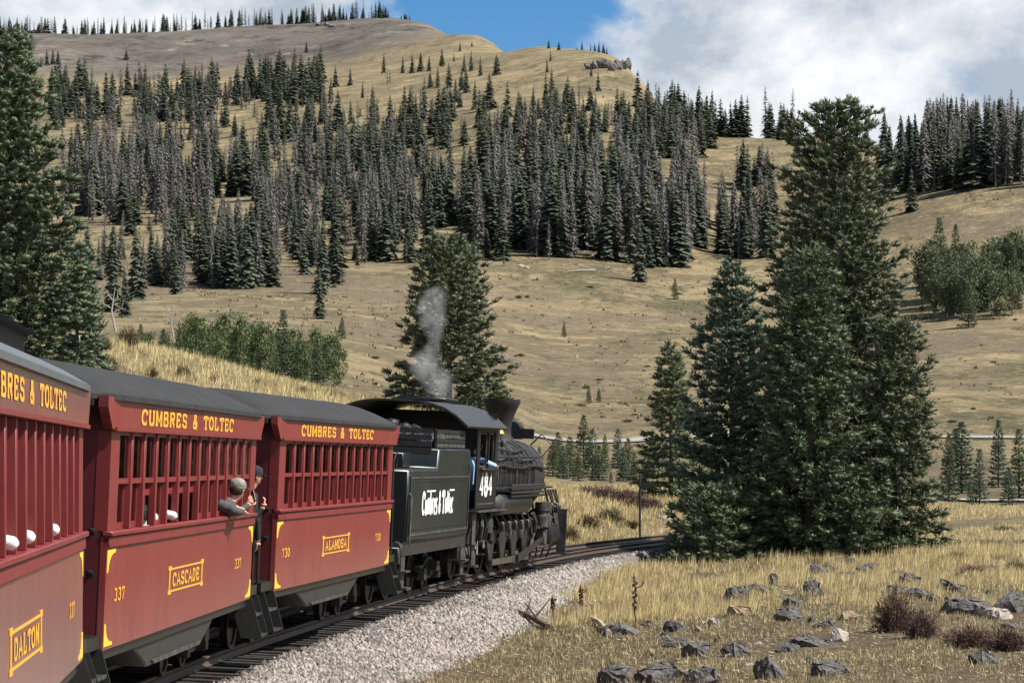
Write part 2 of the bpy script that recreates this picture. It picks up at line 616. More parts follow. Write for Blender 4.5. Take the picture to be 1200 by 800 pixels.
# ------------------------------------------------------------------ terrain
COLS = {
    0: [(110, 402), (150, 425), (220, 432), (300, 410), (400, 375), (500, 345), (620, 310), (800, 255), (1000, 190), (1250, 132), (1500, 92), (1650, 75), (1790, 28)],
    130: [(110, 402), (150, 425), (220, 432), (300, 410), (400, 375), (500, 345), (620, 310), (800, 255), (1000, 190), (1250, 132), (1500, 92), (1650, 76), (1790, 30)],
    260: [(110, 432), (150, 440), (220, 440), (300, 412), (400, 376), (500, 345), (620, 305), (800, 250), (1000, 180), (1250, 125), (1500, 90), (1650, 75), (1790, 23)],
    390: [(110, 465), (150, 465), (220, 455), (300, 425), (400, 385), (500, 345), (620, 300), (800, 240), (1000, 165), (1250, 110), (1500, 80), (1650, 62), (1790, 20)],
    455: [(110, 478), (150, 480), (220, 467), (300, 440), (400, 400), (500, 350), (600, 308), (750, 240), (1000, 150), (1250, 100), (1500, 72), (1790, 10)],
    520: [(110, 490), (150, 500), (220, 485), (300, 455), (400, 400), (500, 350), (600, 308), (750, 230), (1000, 140), (1300, 85), (1600, 44), (1750, 20)],
    585: [(110, 552), (150, 556), (220, 545), (300, 505), (400, 425), (500, 362), (600, 310), (750, 230), (950, 140), (1200, 90), (1450, 54), (1600, 34)],
    650: [(110, 578), (150, 572), (220, 560), (270, 524), (300, 514), (330, 500), (400, 436), (500, 372), (600, 312), (750, 220), (900, 145), (1100, 95), (1300, 56), (1400, 41)],
    715: [(110, 584), (150, 574), (220, 560), (270, 524), (300, 514), (330, 500), (400, 440), (500, 376), (600, 314), (750, 215), (900, 140), (1100, 84), (1300, 47)],
    745: [(110, 590), (150, 576), (220, 560), (300, 514), (330, 500), (400, 440), (500, 378), (600, 318), (750, 215), (900, 140), (1100, 94), (1250, 66)],
    780: [(110, 585), (150, 572), (220, 560), (300, 514), (330, 500), (400, 442), (500, 380), (600, 325), (700, 240), (850, 162), (1000, 128), (1150, 110)],
    835: [(110, 600), (150, 580), (220, 560), (300, 514), (400, 446), (500, 385), (600, 324), (680, 285), (760, 212), (850, 170), (950, 149)],
    900: [(110, 615), (150, 585), (220, 562), (300, 513), (400, 450), (500, 390), (600, 320), (680, 280), (760, 212), (840, 168), (900, 151)],
    1020: [(110, 620), (150, 598), (220, 572), (300, 513), (400, 455), (500, 390), (600, 300), (680, 230), (760, 182), (850, 151)],
    1140: [(110, 625), (150, 604), (190, 590), (220, 576), (300, 513), (400, 450), (480, 390), (560, 320), (640, 228), (700, 190), (760, 166)],
    1260: [(110, 625), (150, 604), (190, 590), (220, 576), (300, 513), (400, 450), (480, 390), (560, 305), (620, 225), (660, 205), (700, 182)],
}
_lx = np.arange(-240, 1560, 20.0)
_ld = np.linspace(math.log(90), math.log(2600), 260)


def _far_table():
    keys = sorted(COLS)
    dd = np.exp(_ld)
    rows = []
    for k in keys:
        p = COLS[k]
        d = np.array([q[0] for q in p], float)
        z = np.array([CH + (HY - q[1]) / F * q[0] for q in p])
        zz = np.interp(dd, d, z)
        over = dd > d[-1]
        zz[over] = z[-1] - 0.22 * (dd[over] - d[-1])
        rows.append(zz)
    rows = np.array(rows)
    tab = np.array([[np.interp(x, keys, rows[:, j]) for j in range(len(dd))] for x in _lx])
    g = np.exp(-0.5 * (np.arange(-3, 4) / 1.1) ** 2)
    g /= g.sum()
    tp = np.pad(tab, ((3, 3), (0, 0)), 'edge')
    tab = sum(g[i] * tp[i:i + len(_lx)] for i in range(7))
    g = np.exp(-0.5 * (np.arange(-3, 4) / 1.0) ** 2)
    g /= g.sum()
    tp = np.pad(tab, ((0, 0), (3, 3)), 'edge')
    return sum(g[i] * tp[:, i:i + len(dd)] for i in range(7))


_FT = _far_table()


def far_z(X, Y):
    c = np.clip((600 + F * X / Y - _lx[0]) / 20.0, 0, len(_lx) - 1.001)
    d = np.clip((np.log(np.maximum(Y, 1)) - _ld[0]) / (_ld[1] - _ld[0]), 0, len(_ld) - 1.001)
    i = c.astype(int)
    j = d.astype(int)
    a = c - i
    b = d - j
    return (_FT[i, j] * (1 - a) + _FT[i + 1, j] * a) * (1 - b) + (_FT[i, j + 1] * (1 - a) + _FT[i + 1, j + 1] * a) * b


def ground_z(X, Y):
    X = np.asarray(X, float)
    Y = np.asarray(Y, float)
    v = (X - track_x(Y)) / np.sqrt(1 + track_s(Y) ** 2)
    tz = track_z(Y)
    right = tz - 0.50 + 0.30 * sst(4.0, 9.0, v) + 0.22 * fbm(X * 0.22, Y * 0.16, 3) * sst(2.5, 5.0, v)
    top = np.interp(Y, [0, 50, 70, 95, 130], [5.0, 5.2, 5.1, 3.7, 3.4])
    s = np.clip((-v - 2.6) / 7.2, 0, 1.6)
    s = np.where(s > 1, 1 + 0.12 * (1 - np.exp(-(s - 1) * 2)), s)
    left = tz - 0.50 + top * np.where(s < 1, np.maximum(s, 1e-6) ** 2.1, s) + 0.30 * fbm(X * 0.2 + 9, Y * 0.2, 3) * np.clip(s * 2, 0, 1)
    near = np.where(v > 0, right, left)
    f = sst(84, 108, Y)
    # hold the roadbed level with its surroundings wherever the line runs on
    fz = far_z(X, Y)
    keep = 1 - sst(1.8, 5.0, np.abs(v))
    fz = fz * (1 - keep * (Y < 150)) + np.minimum(fz, tz - 0.5) * keep * (Y < 150)
    z = near * (1 - f) + fz * f
    amp = np.clip((Y - 100) / 200, 0, 1)
    z = z + amp * (0.9 * fbm(X / 26.0, Y / 40.0, 4) + 2.4 * fbm(X / 120.0 + 5, Y / 160.0, 3) * np.clip(Y / 900, 0.1, 1.4))
    return z


_dd = np.exp(np.linspace(math.log(30), math.log(2200), 2600))


def at_px(x, y):
    """Where the line of sight through a photo pixel first meets the ground."""
    X = (x - 600) / F * _dd
    z = ground_z(X, _dd)
    yy = HY - F * (z - CH) / _dd
    k = np.argmax(yy <= y)
    if yy[k] > y:
        k = int(np.argmin(yy))
    return Vector((float(X[k]), float(_dd[k]), float(z[k])))


def on_ground(X, Y):
    return Vector((X, Y, float(ground_z(X, Y))))


def build_terrain():
    d = np.concatenate([np.exp(np.linspace(math.log(10), math.log(130), 200)),
                        np.exp(np.linspace(math.log(131), math.log(2600), 300))])
    c = np.concatenate([np.linspace(-5200, -150, 44)[:-1], np.arange(-150, 1351, 8.0), np.linspace(1350, 6400, 44)[1:]])
    C, D = np.meshgrid(c, d)
    X = (C - 600) / F * D
    Z = ground_z(X, D)
    V = np.stack([X, D, Z], -1).reshape(-1, 3)
    nr, nc = C.shape
    i = np.arange(nr - 1)[:, None] * nc + np.arange(nc - 1)[None]
    Q = np.stack([i, i + 1, i + nc + 1, i + nc], -1).reshape(-1, 4)
    me = tri_mesh('ground', V, Q, smooth=True)
    # real differences of the ground cover: bare scarp under the mesa rim, moist greener flats
    scarp = sst(1480, 1620, D + 90 * fbm(X / 60, D / 120, 3)) * (1 - sst(470, 600, C + 60 * fbm(X / 80, D / 50, 3)))
    a = me.attributes.new('scarp', 'FLOAT', 'POINT')
    a.data.foreach_set('value', scarp.ravel().astype(np.float32))
    a = me.attributes.new('soil', 'FLOAT', 'POINT')
    a.data.foreach_set('value', (1 - sst(80, 105, D + 12 * fbm(X / 5, D / 6, 3))).ravel().astype(np.float32))
    m = bpy.data.materials.new('ground_cover')
    m.use_nodes = True
    nt = m.node_tree
    N = nt.nodes.new
    L = nt.links.new
    b = nt.nodes['Principled BSDF']
    b.inputs['Roughness'].default_value = 0.95
    b.inputs['Specular IOR Level'].default_value = 0.15
    geo = N('ShaderNodeNewGeometry')

    def noise(scale, det=6, rough=0.62, st=(1, 1, 1), dist=0.0):
        mp = N('ShaderNodeMapping')
        mp.inputs['Scale'].default_value = st
        L(geo.outputs['Position'], mp.inputs[0])
        n = N('ShaderNodeTexNoise')
        n.inputs['Scale'].default_value = scale
        n.inputs['Detail'].default_value = det
        n.inputs['Roughness'].default_value = rough
        n.inputs['Distortion'].default_value = dist
        L(mp.outputs[0], n.inputs['Vector'])
        return n.outputs['Fac']

    def rng_(v, a, b_):
        n = N('ShaderNodeMapRange')
        n.inputs['From Min'].default_value = a
        n.inputs['From Max'].default_value = b_
        L(v, n.inputs['Value'])
        return n.outputs[0]

    def mix(f, A, B):
        n = N('ShaderNodeMix')
        n.data_type = 'RGBA'
        L(f, n.inputs['Factor'])
        for k, v in (('A', A), ('B', B)):
            if isinstance(v, tuple):
                n.inputs[k].default_value = (*v, 1)
            else:
                L(v, n.inputs[k])
        return n.outputs['Result']
    # straw, dry brown forbs, olive low shrubs, bare pinkish soil, thin dark litter
    c1 = mix(rng_(noise(0.028, 8, 0.68), 0.40, 0.56), (0.285, 0.224, 0.122), (0.165, 0.132, 0.078))
    c1 = mix(rng_(noise(0.0065, 5, 0.6), 0.48, 0.58), c1, (0.165, 0.136, 0.080))
    c1 = mix(rng_(noise(0.018, 8, 0.7, (1, .5, 1)), 0.56, 0.64), c1, (0.400, 0.318, 0.172))
    c1 = mix(rng_(noise(0.085, 9, 0.75), 0.49, 0.61), c1, (0.365, 0.292, 0.162))
    c1 = mix(rng_(noise(0.040, 9, 0.78, (1, .4, 1)), 0.53, 0.60), c1, (0.112, 0.100, 0.054))
    c1 = mix(rng_(noise(0.012, 6, 0.65), 0.53, 0.62), c1, (0.190, 0.148, 0.100))
    c1 = mix(rng_(noise(0.16, 9, 0.8, (1, .4, 1)), 0.54, 0.62), c1, (0.098, 0.084, 0.048))
    c1 = mix(rng_(noise(0.75, 6, 0.75), 0.50, 0.68), c1, (0.140, 0.112, 0.066))
    c1 = mix(rng_(noise(0.45, 7, 0.75, (1, 1, 3)), 0.53, 0.70), c1, (0.365, 0.295, 0.172))
    soil = mix(rng_(noise(2.2, 8, 0.75), 0.40, 0.62), (0.215, 0.165, 0.095), (0.105, 0.080, 0.050))
    soil = mix(rng_(noise(9.0, 4, 0.7), 0.56, 0.66), soil, (0.42, 0.35, 0.24))
    an = N('ShaderNodeAttribute')
    an.attribute_name = 'soil'
    c1 = mix(an.outputs['Fac'], c1, soil)
    sc = mix(rng_(noise(0.020, 9, 0.7), 0.40, 0.60), (0.165, 0.145, 0.120), (0.108, 0.094, 0.080))
    sc = mix(rng_(noise(0.085, 9, 0.75), 0.52, 0.66), sc, (0.068, 0.060, 0.050))
    sc = mix(rng_(noise(0.010, 6, 0.7), 0.56, 0.68), sc, (0.180, 0.120, 0.095))
    sc = mix(rng_(noise(0.045, 9, 0.8, (1, .5, 2.5)), 0.52, 0.62), sc, (0.048, 0.045, 0.036))
    sc = mix(rng_(noise(0.060, 8, 0.75, (1, .4, 3)), 0.56, 0.66), sc, (0.26, 0.225, 0.18))
    at = N('ShaderNodeAttribute')
    at.attribute_name = 'scarp'
    col = mix(at.outputs['Fac'], c1, sc)
    L(col, b.inputs['Base Color'])
    bp = N('ShaderNodeBump')
    bp.inputs['Strength'].default_value = 0.9
    bp.inputs['Distance'].default_value = 1.1
    L(noise(0.5, 9, 0.75), bp.inputs['Height'])
    L(bp.outputs[0], b.inputs['Normal'])
    link('ground', me, m, kind='structure')


build_terrain()


# ------------------------------------------------------------------ roadbed, ties, rails
def bed_right(Y):
    return np.interp(Y, [0, 34, 40, 47, 54, 62, 70, 77, 90, 150], [2.4, 2.6, 2.95, 3.25, 3.3, 2.7, 1.9, 1.45, 1.35, 1.35])


def build_track():
    Y = np.arange(6, 103, 0.5)
    prof = []
    for y in Y:
        br = float(bed_right(y))
        row = [(-2.3, -0.62), (-1.35, -0.20), (-0.6, -0.17), (0.0, -0.16), (1.02, -0.17), (1.25, -0.18), (1.36 + (br - 1.3) * 0.35, -0.26),
               (1.3 + (br - 1.3) * 0.75, -0.38), (br + 0.25, -0.50 - 0.10)]
        P = []
        for v, w in row:
            p = track_frame(y, v, 0.0)
            P.append((p[0], p[1], float(track_z(y)) + w + (-v * math.sin(BANK) if abs(v) < 1.36 else -np.sign(v) * 0.03)))
        prof.append(P)
    V = np.array(prof).reshape(-1, 3)
    nr, nc = len(Y), 9
    i = np.arange(nr - 1)[:, None] * nc + np.arange(nc - 1)[None]
    Q = np.stack([i, i + 1, i + nc + 1, i + nc], -1)
    me = tri_mesh('ballast_shoulder', V, Q[:, 4:].reshape(-1, 4), smooth=True)
    link('ballast_shoulder', me, M['bed'], kind='structure')
    me = tri_mesh('track_bed', V, Q[:, :4].reshape(-1, 4), smooth=True)
    link('track_bed', me, M['cinder'], kind='structure')
    root = empty('railway_track', track_frame(26.0))
    root['kind'] = 'structure'
    inv = Matrix.Translation(-Vector(root.location))
    tie = MB().box(-1.12, 1.12, -0.10, 0.10, -0.30, -0.135).mesh('tie')
    tie.materials.append(M['wood_dark'])
    y = 24.0
    while y < 101:
        o = link('tie', tie, parent=root)
        p = track_frame(y)
        o.location = Vector(p) - root.location + Vector((random.uniform(-.05, .05), 0, random.uniform(-.01, .012)))
        o.rotation_euler = (0, BANK, -math.atan(float(track_s(y))) + random.uniform(-.02, .02))
        y += 0.52 + random.uniform(-.05, .05)
    sec = [(-0.06, -0.13), (0.06, -0.13), (0.06, -0.115), (0.012, -0.10), (0.012, -0.035), (0.034, -0.03), (0.034, 0.0), (-0.034, 0.0),
           (-0.034, -0.03), (-0.012, -0.035), (-0.012, -0.10), (-0.06, -0.115)]
    for sd in (-0.49, 0.49):
        yy = np.arange(8, 102, 0.8)
        V = np.array([[track_frame(q, sd + a, b) for a, b in sec] for q in yy]).reshape(-1, 3) - np.array(root.location)
        n = len(sec)
        i = np.arange(len(yy) - 1)[:, None] * n
        k = np.arange(n)[None]
        Q = np.stack([i + k, i + (k + 1) % n, i + n + (k + 1) % n, i + n + k], -1).reshape(-1, 4)
        link('rail', tri_mesh('rail', V, Q), M['rail'], root)


build_track()

_t = (1 + 5 ** 0.5) / 2
ICO_V = np.array([(-1, _t, 0), (1, _t, 0), (-1, -_t, 0), (1, -_t, 0), (0, -1, _t), (0, 1, _t), (0, -1, -_t), (0, 1, -_t), (_t, 0, -1), (_t, 0, 1), (-_t, 0, -1), (-_t, 0, 1)]) / math.hypot(1, _t)
ICO_F = np.array([(0, 11, 5), (0, 5, 1), (0, 1, 7), (0, 7, 10), (0, 10, 11), (1, 5, 9), (5, 11, 4), (11, 10, 2), (10, 7, 6), (7, 1, 8), (3, 9, 4), (3, 4, 2), (3, 2, 6), (3, 6, 8), (3, 8, 9), (4, 9, 5), (2, 4, 11), (6, 2, 10), (8, 6, 7), (9, 8, 1)])


def build_ballast():
    n = 50000
    Y = 27 + 58 * rng.random(n) ** 1.35
    br = bed_right(Y)
    u = rng.random(n)
    v = 1.02 + (br + 0.15 - 1.02) * u ** 0.9
    # ragged outer edge, a few strays
    v += rng.normal(0, 0.12, n) * (u > 0.85)
    f = np.clip((v - 1.3) / np.maximum(br - 1.3, .05), 0, 1.1)
    w = np.where(v < 1.3, -0.165, np.interp(f, [0, .35, .75, 1.1], [-0.185, -0.255, -0.375, -0.55]))
    s = track_s(Y)
    c = 1 / np.sqrt(1 + s * s)
    z = track_z(Y) + w - np.where(v < 1.36, v * math.sin(BANK), 0.03)
    P = np.stack([track_x(Y) + v * c, Y - v * s * c, z], -1)
    size = rng.uniform(0.018, 0.042, n) * np.where(rng.random(n) < 0.06, 1.4, 1)
    OV = np.array([(1, 0, 0), (-1, 0, 0), (0, 1, 0), (0, -1, 0), (0, 0, 1), (0, 0, -1)], float)
    OF = np.array([(0, 2, 4), (2, 1, 4), (1, 3, 4), (3, 0, 4), (2, 0, 5), (1, 2, 5), (3, 1, 5), (0, 3, 5)])
    base = OV[None] * (1 + rng.uniform(-.3, .3, (n, 6, 1))) + rng.uniform(-.35, .35, (n, 6, 3))
    sc = size[:, None, None] * rng.uniform(0.7, 1.3, (n, 1, 3))
    V = base * sc
    a = rng.uniform(0, 6.28, n)
    ca, sa = np.cos(a)[:, None], np.sin(a)[:, None]
    X_ = V[..., 0] * ca - V[..., 1] * sa
    Y_ = V[..., 0] * sa + V[..., 1] * ca
    V = np.stack([X_, Y_, V[..., 2]], -1) + P[:, None]
    T = (OF[None] + 6 * np.arange(n)[:, None, None]).reshape(-1, 3)
    tint = np.repeat(np.clip(rng.normal(.5, .42, n) - .45 * np.exp(-((v - 1.0) / .35) ** 2) + .35 * fbm(P[:, 0] * .9, P[:, 1] * .5, 3), -.25, 1.3), 6)
    link('ballast_gravel', tri_mesh('ballast_gravel', V.reshape(-1, 3), T, tint), M['stone'], kind='stuff')
    bpy.data.objects['ballast_gravel']['label'] = 'pale crushed stone ballast spread beside the track'


build_ballast()


# ------------------------------------------------------------------ lettering
def arc(cx, cy, rx, ry, a0, a1, n=10):
    return [(cx + rx * math.cos(R(a0 + (a1 - a0) * i / n)), cy + ry * math.sin(R(a0 + (a1 - a0) * i / n))) for i in range(n + 1)]


def ser(x, y, w=0.17):
    return [(x - w, y), (x + w, y)]


GL = {
    'C': [arc(.52, .5, .42, .46, 45, 315, 14), [(.86, .66), (.86, .95)]],
    'U': [[(.18, 1), (.18, .32)] + arc(.5, .32, .32, .28, 180, 360) + [(.82, .32), (.82, 1)], ser(.18, .96), ser(.82, .96)],
    'M': [[(.14, 0), (.14, 1)], [(.14, 1), (.5, .25), (.86, 1)], [(.86, 1), (.86, 0)], ser(.14, .04), ser(.86, .04)],
    'B': [[(.2, 0), (.2, 1)], [(.1, .96), (.55, .96)] + arc(.55, .75, .25, .21, 90, -90, 8) + [(.2, .54)],
          [(.55, .5)] + arc(.57, .28, .29, .24, 90, -90, 8) + [(.1, .04)]],
    'R': [[(.2, 0), (.2, 1)], [(.1, .96), (.55, .96)] + arc(.56, .74, .27, .22, 90, -90, 8) + [(.2, .52)], [(.5, .5), (.86, .02)], ser(.2, .04)],
    'E': [[(.22, 0), (.22, 1)], [(.1, .96), (.84, .96)], [(.22, .5), (.62, .5)], [(.1, .04), (.86, .04)], [(.82, .96), (.82, .74)], [(.84, .04), (.84, .28)], [(.62, .4), (.62, .62)]],
    'S': [arc(.5, .73, .32, .23, 30, 270, 10) + arc(.5, .27, .34, .23, 90, -150, 10), [(.8, .72), (.8, .95)], [(.17, .06), (.17, .3)]],
    '&': [[(.9, .45), (.6, .08)] + arc(.4, .26, .26, .22, 300, 120, 10) + [(.56, .62)] + arc(.45, .78, .16, .17, -40, 220, 10) + [(.36, .62), (.86, .04)]],
    'T': [[(.5, 0), (.5, 1)], [(.06, .96), (.94, .96)], [(.1, .96), (.1, .72)], [(.9, .96), (.9, .72)], ser(.5, .04, .22)],
    'O': [arc(.5, .5, .40, .46, 90, 450, 18)],
    'L': [[(.24, 0), (.24, 1)], [(.1, .04), (.86, .04)], [(.84, .04), (.84, .32)], ser(.24, .96, .2)],
    'A': [[(.08, 0), (.5, 1), (.92, 0)], [(.25, .34), (.75, .34)], ser(.1, .04, .13), ser(.9, .04, .13)],
    'D': [[(.2, 0), (.2, 1)], [(.1, .96), (.45, .96)] + arc(.45, .5, .38, .46, 90, -90, 12) + [(.1, .04)]],
    'N': [[(.16, 0), (.16, 1)], [(.16, 1), (.84, 0)], [(.84, 0), (.84, 1)], ser(.16, .04, .14), ser(.84, .96, .14)],
    '3': [arc(.46, .74, .32, .23, 150, -80, 10), arc(.46, .27, .36, .25, 80, -150, 10)],
    '0': [arc(.5, .5, .36, .46, 90, 450, 18)],
    '7': [[(.12, .94), (.86, .94), (.42, 0)], [(.14, .94), (.14, .72)]],
    '4': [[(.68, 0), (.68, 1), (.08, .3), (.94, .3)]],
    '8': [arc(.5, .74, .28, .22, 90, 450, 14), arc(.5, .27, .34, .25, 90, 450, 14)],
    '1': [[(.5, 0), (.5, 1), (.3, .8)], ser(.5, .04, .2)],
    'u': [[(.16, .64), (.16, .2)] + arc(.46, .2, .3, .18, 180, 360, 8) + [(.78, .64)], [(.78, .64), (.78, 0)]],
    'm': [[(.1, 0), (.1, .64)], [(.1, .5)] + arc(.3, .46, .2, .18, 150, 0, 6) + [(.5, 0)], [(.5, .46)] + arc(.7, .46, .2, .18, 150, 0, 6) + [(.9, 0)]],
    'b': [[(.2, 0), (.2, 1)], arc(.48, .31, .3, .29, 170, -190, 14)],
    'r': [[(.24, 0), (.24, .64)], [(.24, .46)] + arc(.5, .44, .24, .2, 150, 30, 6)],
    'e': [[(.2, .34), (.82, .34)] + arc(.5, .32, .32, .3, 0, 310, 14)],
    's': [arc(.48, .48, .28, .16, 30, 270, 8) + arc(.48, .17, .3, .16, 90, -150, 8)],
    'o': [arc(.5, .32, .33, .3, 90, 450, 14)],
    'l': [[(.5, 0), (.5, 1)]],
    't': [[(.46, .92), (.46, .12), (.66, .02)], [(.16, .66), (.82, .66)]],
    'c': [arc(.54, .32, .34, .3, 40, 320, 12)],
    ' ': [],
}


def letters(text, height, advance, thick=0.32, thin=0.165, widths=None):
    """Flat lettering in the (a, b) plane, centred; strokes heavy when upright, light when level."""
    V, Fc = [], []
    wd = widths or {}
    total = sum(wd.get(ch, 1.0) for ch in text) * advance
    x = -total / 2
    for ch in text:
        aw = wd.get(ch, 1.0) * advance
        gw = aw * 0.86
        asp = gw / height
        for st in GL[ch]:
            n = len(st)
            rows = []
            for i in range(n):
                a = st[max(i - 1, 0)]
                b = st[min(i + 1, n - 1)]
                dx, dy = (b[0] - a[0]) * asp, b[1] - a[1]
                ln = math.hypot(dx, dy) or 1
                dx, dy = dx / ln, dy / ln
                w = (thin + (thick * asp * 0.8 - thin) * abs(dy)) * 0.5 * height if asp > 1 else (thin + (thick - thin) * abs(dy)) * 0.5 * height
                px = x + aw * 0.07 + st[i][0] * gw
                py = (st[i][1] - 0.5) * height
                rows.append(((px - dy * w, py + dx * w), (px + dy * w, py - dx * w)))
            o = len(V)
            for q in rows:
                V += [q[0], q[1]]
            for i in range(n - 1):
                Fc.append((o + 2 * i, o + 2 * i + 1, o + 2 * i + 3, o + 2 * i + 2))
        x += aw
    return V, Fc


def side_text(name, text, parent, material, v, y, z, height, advance, **kw):
    """Lettering painted on a right-hand side (plane x = v, reading forward)."""
    V, Fc = letters(text, height, advance, **kw)
    m = MB()
    # overlapping strokes are stepped by a hair so no two lie in one plane
    P = [(v, y + a, z + b) for a, b in V]
    m.v = [(p[0] + 0.00002 * (i % 97), p[1], p[2]) for i, p in enumerate(P)]
    m.f = Fc
    m.sm = [False] * len(Fc)
    me = bpy.data.meshes.new(name)
    me.from_pydata(m.v, [], m.f)
    return link(name, me, material, parent)


# ------------------------------------------------------------------ running gear shared by the cars
def wheel_mesh(rad, width=0.11, n=24):
    m = MB()
    m.lathe([(0.0, -width / 2), (rad * 0.28, -width / 2 - .02), (rad * 0.32, -width / 4), (rad * .84, -width / 4), (rad * .88, -width / 2), (rad, -width / 2),
             (rad, width / 2 - .03), (rad * 1.06, width / 2 - .02), (rad * 1.06, width / 2), (rad * .88, width / 2), (rad * .84, width / 5), (rad * .3, width / 5), (0, width / 5)],
            axis='x', n=n)
    return m.mesh('wheel')


def make_truck(parent, y, rad=0.33, wb=1.5, fm='iron', name='truck'):
    t = empty(name, (0, y, 0))
    t.parent = parent
    for s in (-1, 1):
        x = s * 0.72
        f = MB()
        # arch bars bent over the two journals
        for zz, dz in ((rad + .17, .14), (rad + .10, -.14)):
            P = [(-wb / 2 - .18, zz), (-wb / 2 + .15, zz), (-.25, zz + dz), (.25, zz + dz), (wb / 2 - .15, zz), (wb / 2 + .18, zz)]
            poly = P + [(a, b - .05) for a, b in P[::-1]]
            f.prism(poly, x - .05, x + .05, 'x')
        f.box(x - .06, x + .06, -.28, -.20, rad - .06, rad + .30).box(x - .06, x + .06, .20, .28, rad - .06, rad + .30)
        f.build('side_frame', M[fm], t)
        sp = MB()
        for k in (-.1, .1):
            sp.lathe([(.055, -.08), (.075, -.06), (.055, -.04), (.075, -.02), (.055, 0), (.075, .02), (.055, .04), (.075, .06), (.055, .08)], (x, k, rad + .06), 'z', 10)
        sp.build('spring', M['iron'], t)
        for k in (-1, 1):
            j = MB().box(x - .03, x + .13 * s if s > 0 else x + .03, k * wb / 2 - .1, k * wb / 2 + .1, rad - .11, rad + .12) if s > 0 else \
                MB().box(x - .13, x + .03, k * wb / 2 - .1, k * wb / 2 + .1, rad - .11, rad + .12)
            j.build('journal_box', M[fm], t, bevel=.015)
    for k in (-1, 1):
        a = MB().tube([(-.7, k * wb / 2, rad), (.7, k * wb / 2, rad)], .06, 8)
        a.build('axle', M['iron'], t)
        for s in (-1, 1):
            w = link('wheel', WHEEL[rad], M['iron'], t)
            w.location = (s * .50, k * wb / 2, rad)
            if s < 0:
                w.rotation_euler = (0, 0, math.pi)
    MB().box(-.95, .95, -.16, .16, rad + .06, rad + .24).build('bolster', M['iron'], t)
    return t


WHEEL = {0.33: wheel_mesh(0.33), 0.36: wheel_mesh(0.36)}


def coupler(parent, y, sgn):
    m = MB()
    m.box(-.08, .08, min(y, y + sgn * .35), max(y, y + sgn * .35), .58, .74)
    m.prism([(-.14, y + sgn * .33), (.13, y + sgn * .33), (.16, y + sgn * .46), (.06, y + sgn * .55), (.02, y + sgn * .47), (-.10, y + sgn * .52)], .54, .78, 'z')
    return m.build('coupler', M['iron'], parent)


# ------------------------------------------------------------------ coaches
HB = 5.25        # half body length
PL = 6.08        # end of platform
ZS, ZB, ZW, ZE = 0.84, 1.88, 2.845, 3.15     # sill, belt rail, bottom of letterboard, eave


def roof_mesh(half, e0, e1, clerestory=False):
    """Arched car roof with rounded-down ends."""
    n = 14
    ys = [-e0, -e0 + .06, -e0 + .18, -e0 + .4, -e0 + .8, -e0 + 1.3, -2, 0, 2, e1 - 1.3, e1 - .8, e1 - .4, e1 - .18, e1 - .06, e1]
    m = MB()
    V = []
    for y in ys:
        ed = min(y + e0, e1 - y)
        k = 1 - max(0, 1 - ed / 1.3) ** 2.2        # bullnose
        for i in range(n + 1):
            t = -1 + 2 * i / n
            z = ZE + .02 + .34 * (1 - abs(t) ** 2.6) * (.12 + .88 * k)
            hw = half * (1 - .16 * max(0, 1 - ed / .75) ** 2.4)
            V.append((t * hw, y - t * t * 0, z))
    Fc = [(a * (n + 1) + i, a * (n + 1) + i + 1, (a + 1) * (n + 1) + i + 1, (a + 1) * (n + 1) + i) for a in range(len(ys) - 1) for i in range(n)]
    m.add(V, Fc, True)
    # soffit a little below the skin
    V2 = [(x, y, z - .05) for x, y, z in V]
    m.add(V2, Fc, True)
    me = bpy.data.meshes.new('roof')
    me.from_pydata(m.v, [], m.f)
    me.polygons.foreach_set('use_smooth', m.sm)
    bm = bmesh.new()
    bm.from_mesh(me)
    bm.verts.ensure_lookup_table()
    # close the rim between skin and soffit
    nv = len(V)
    rim = [i for i in range(n + 1)] + [a * (n + 1) + n for a in range(1, len(ys))] + [(len(ys) - 1) * (n + 1) + i for i in range(n - 1, -1, -1)] + [a * (n + 1) for a in range(len(ys) - 2, 0, -1)]
    for a, b in zip(rim, rim[1:] + rim[:1]):
        bm.faces.new([bm.verts[a], bm.verts[b], bm.verts[b + nv], bm.verts[a + nv]])
    bmesh.ops.recalc_face_normals(bm, faces=bm.faces)
    bm.to_mesh(me)
    bm.free()
    return me


def fan(sy, sz, L=.44, H=.21):
    """Corner ornament: a concave fan with a scroll notch."""
    P = [(0, 0), (L, 0), (L * .93, H * .16)]
    for i in range(9):
        t = i / 8
        P.append((L * (.86 - .68 * math.sin(t * math.pi / 2)), H * (.16 + .74 * (1 - math.cos(t * math.pi / 2)))))
    P += [(L * .10, H)]
    return [(a * sy, b * sz) for a, b in P] + [(0, H * sz)]


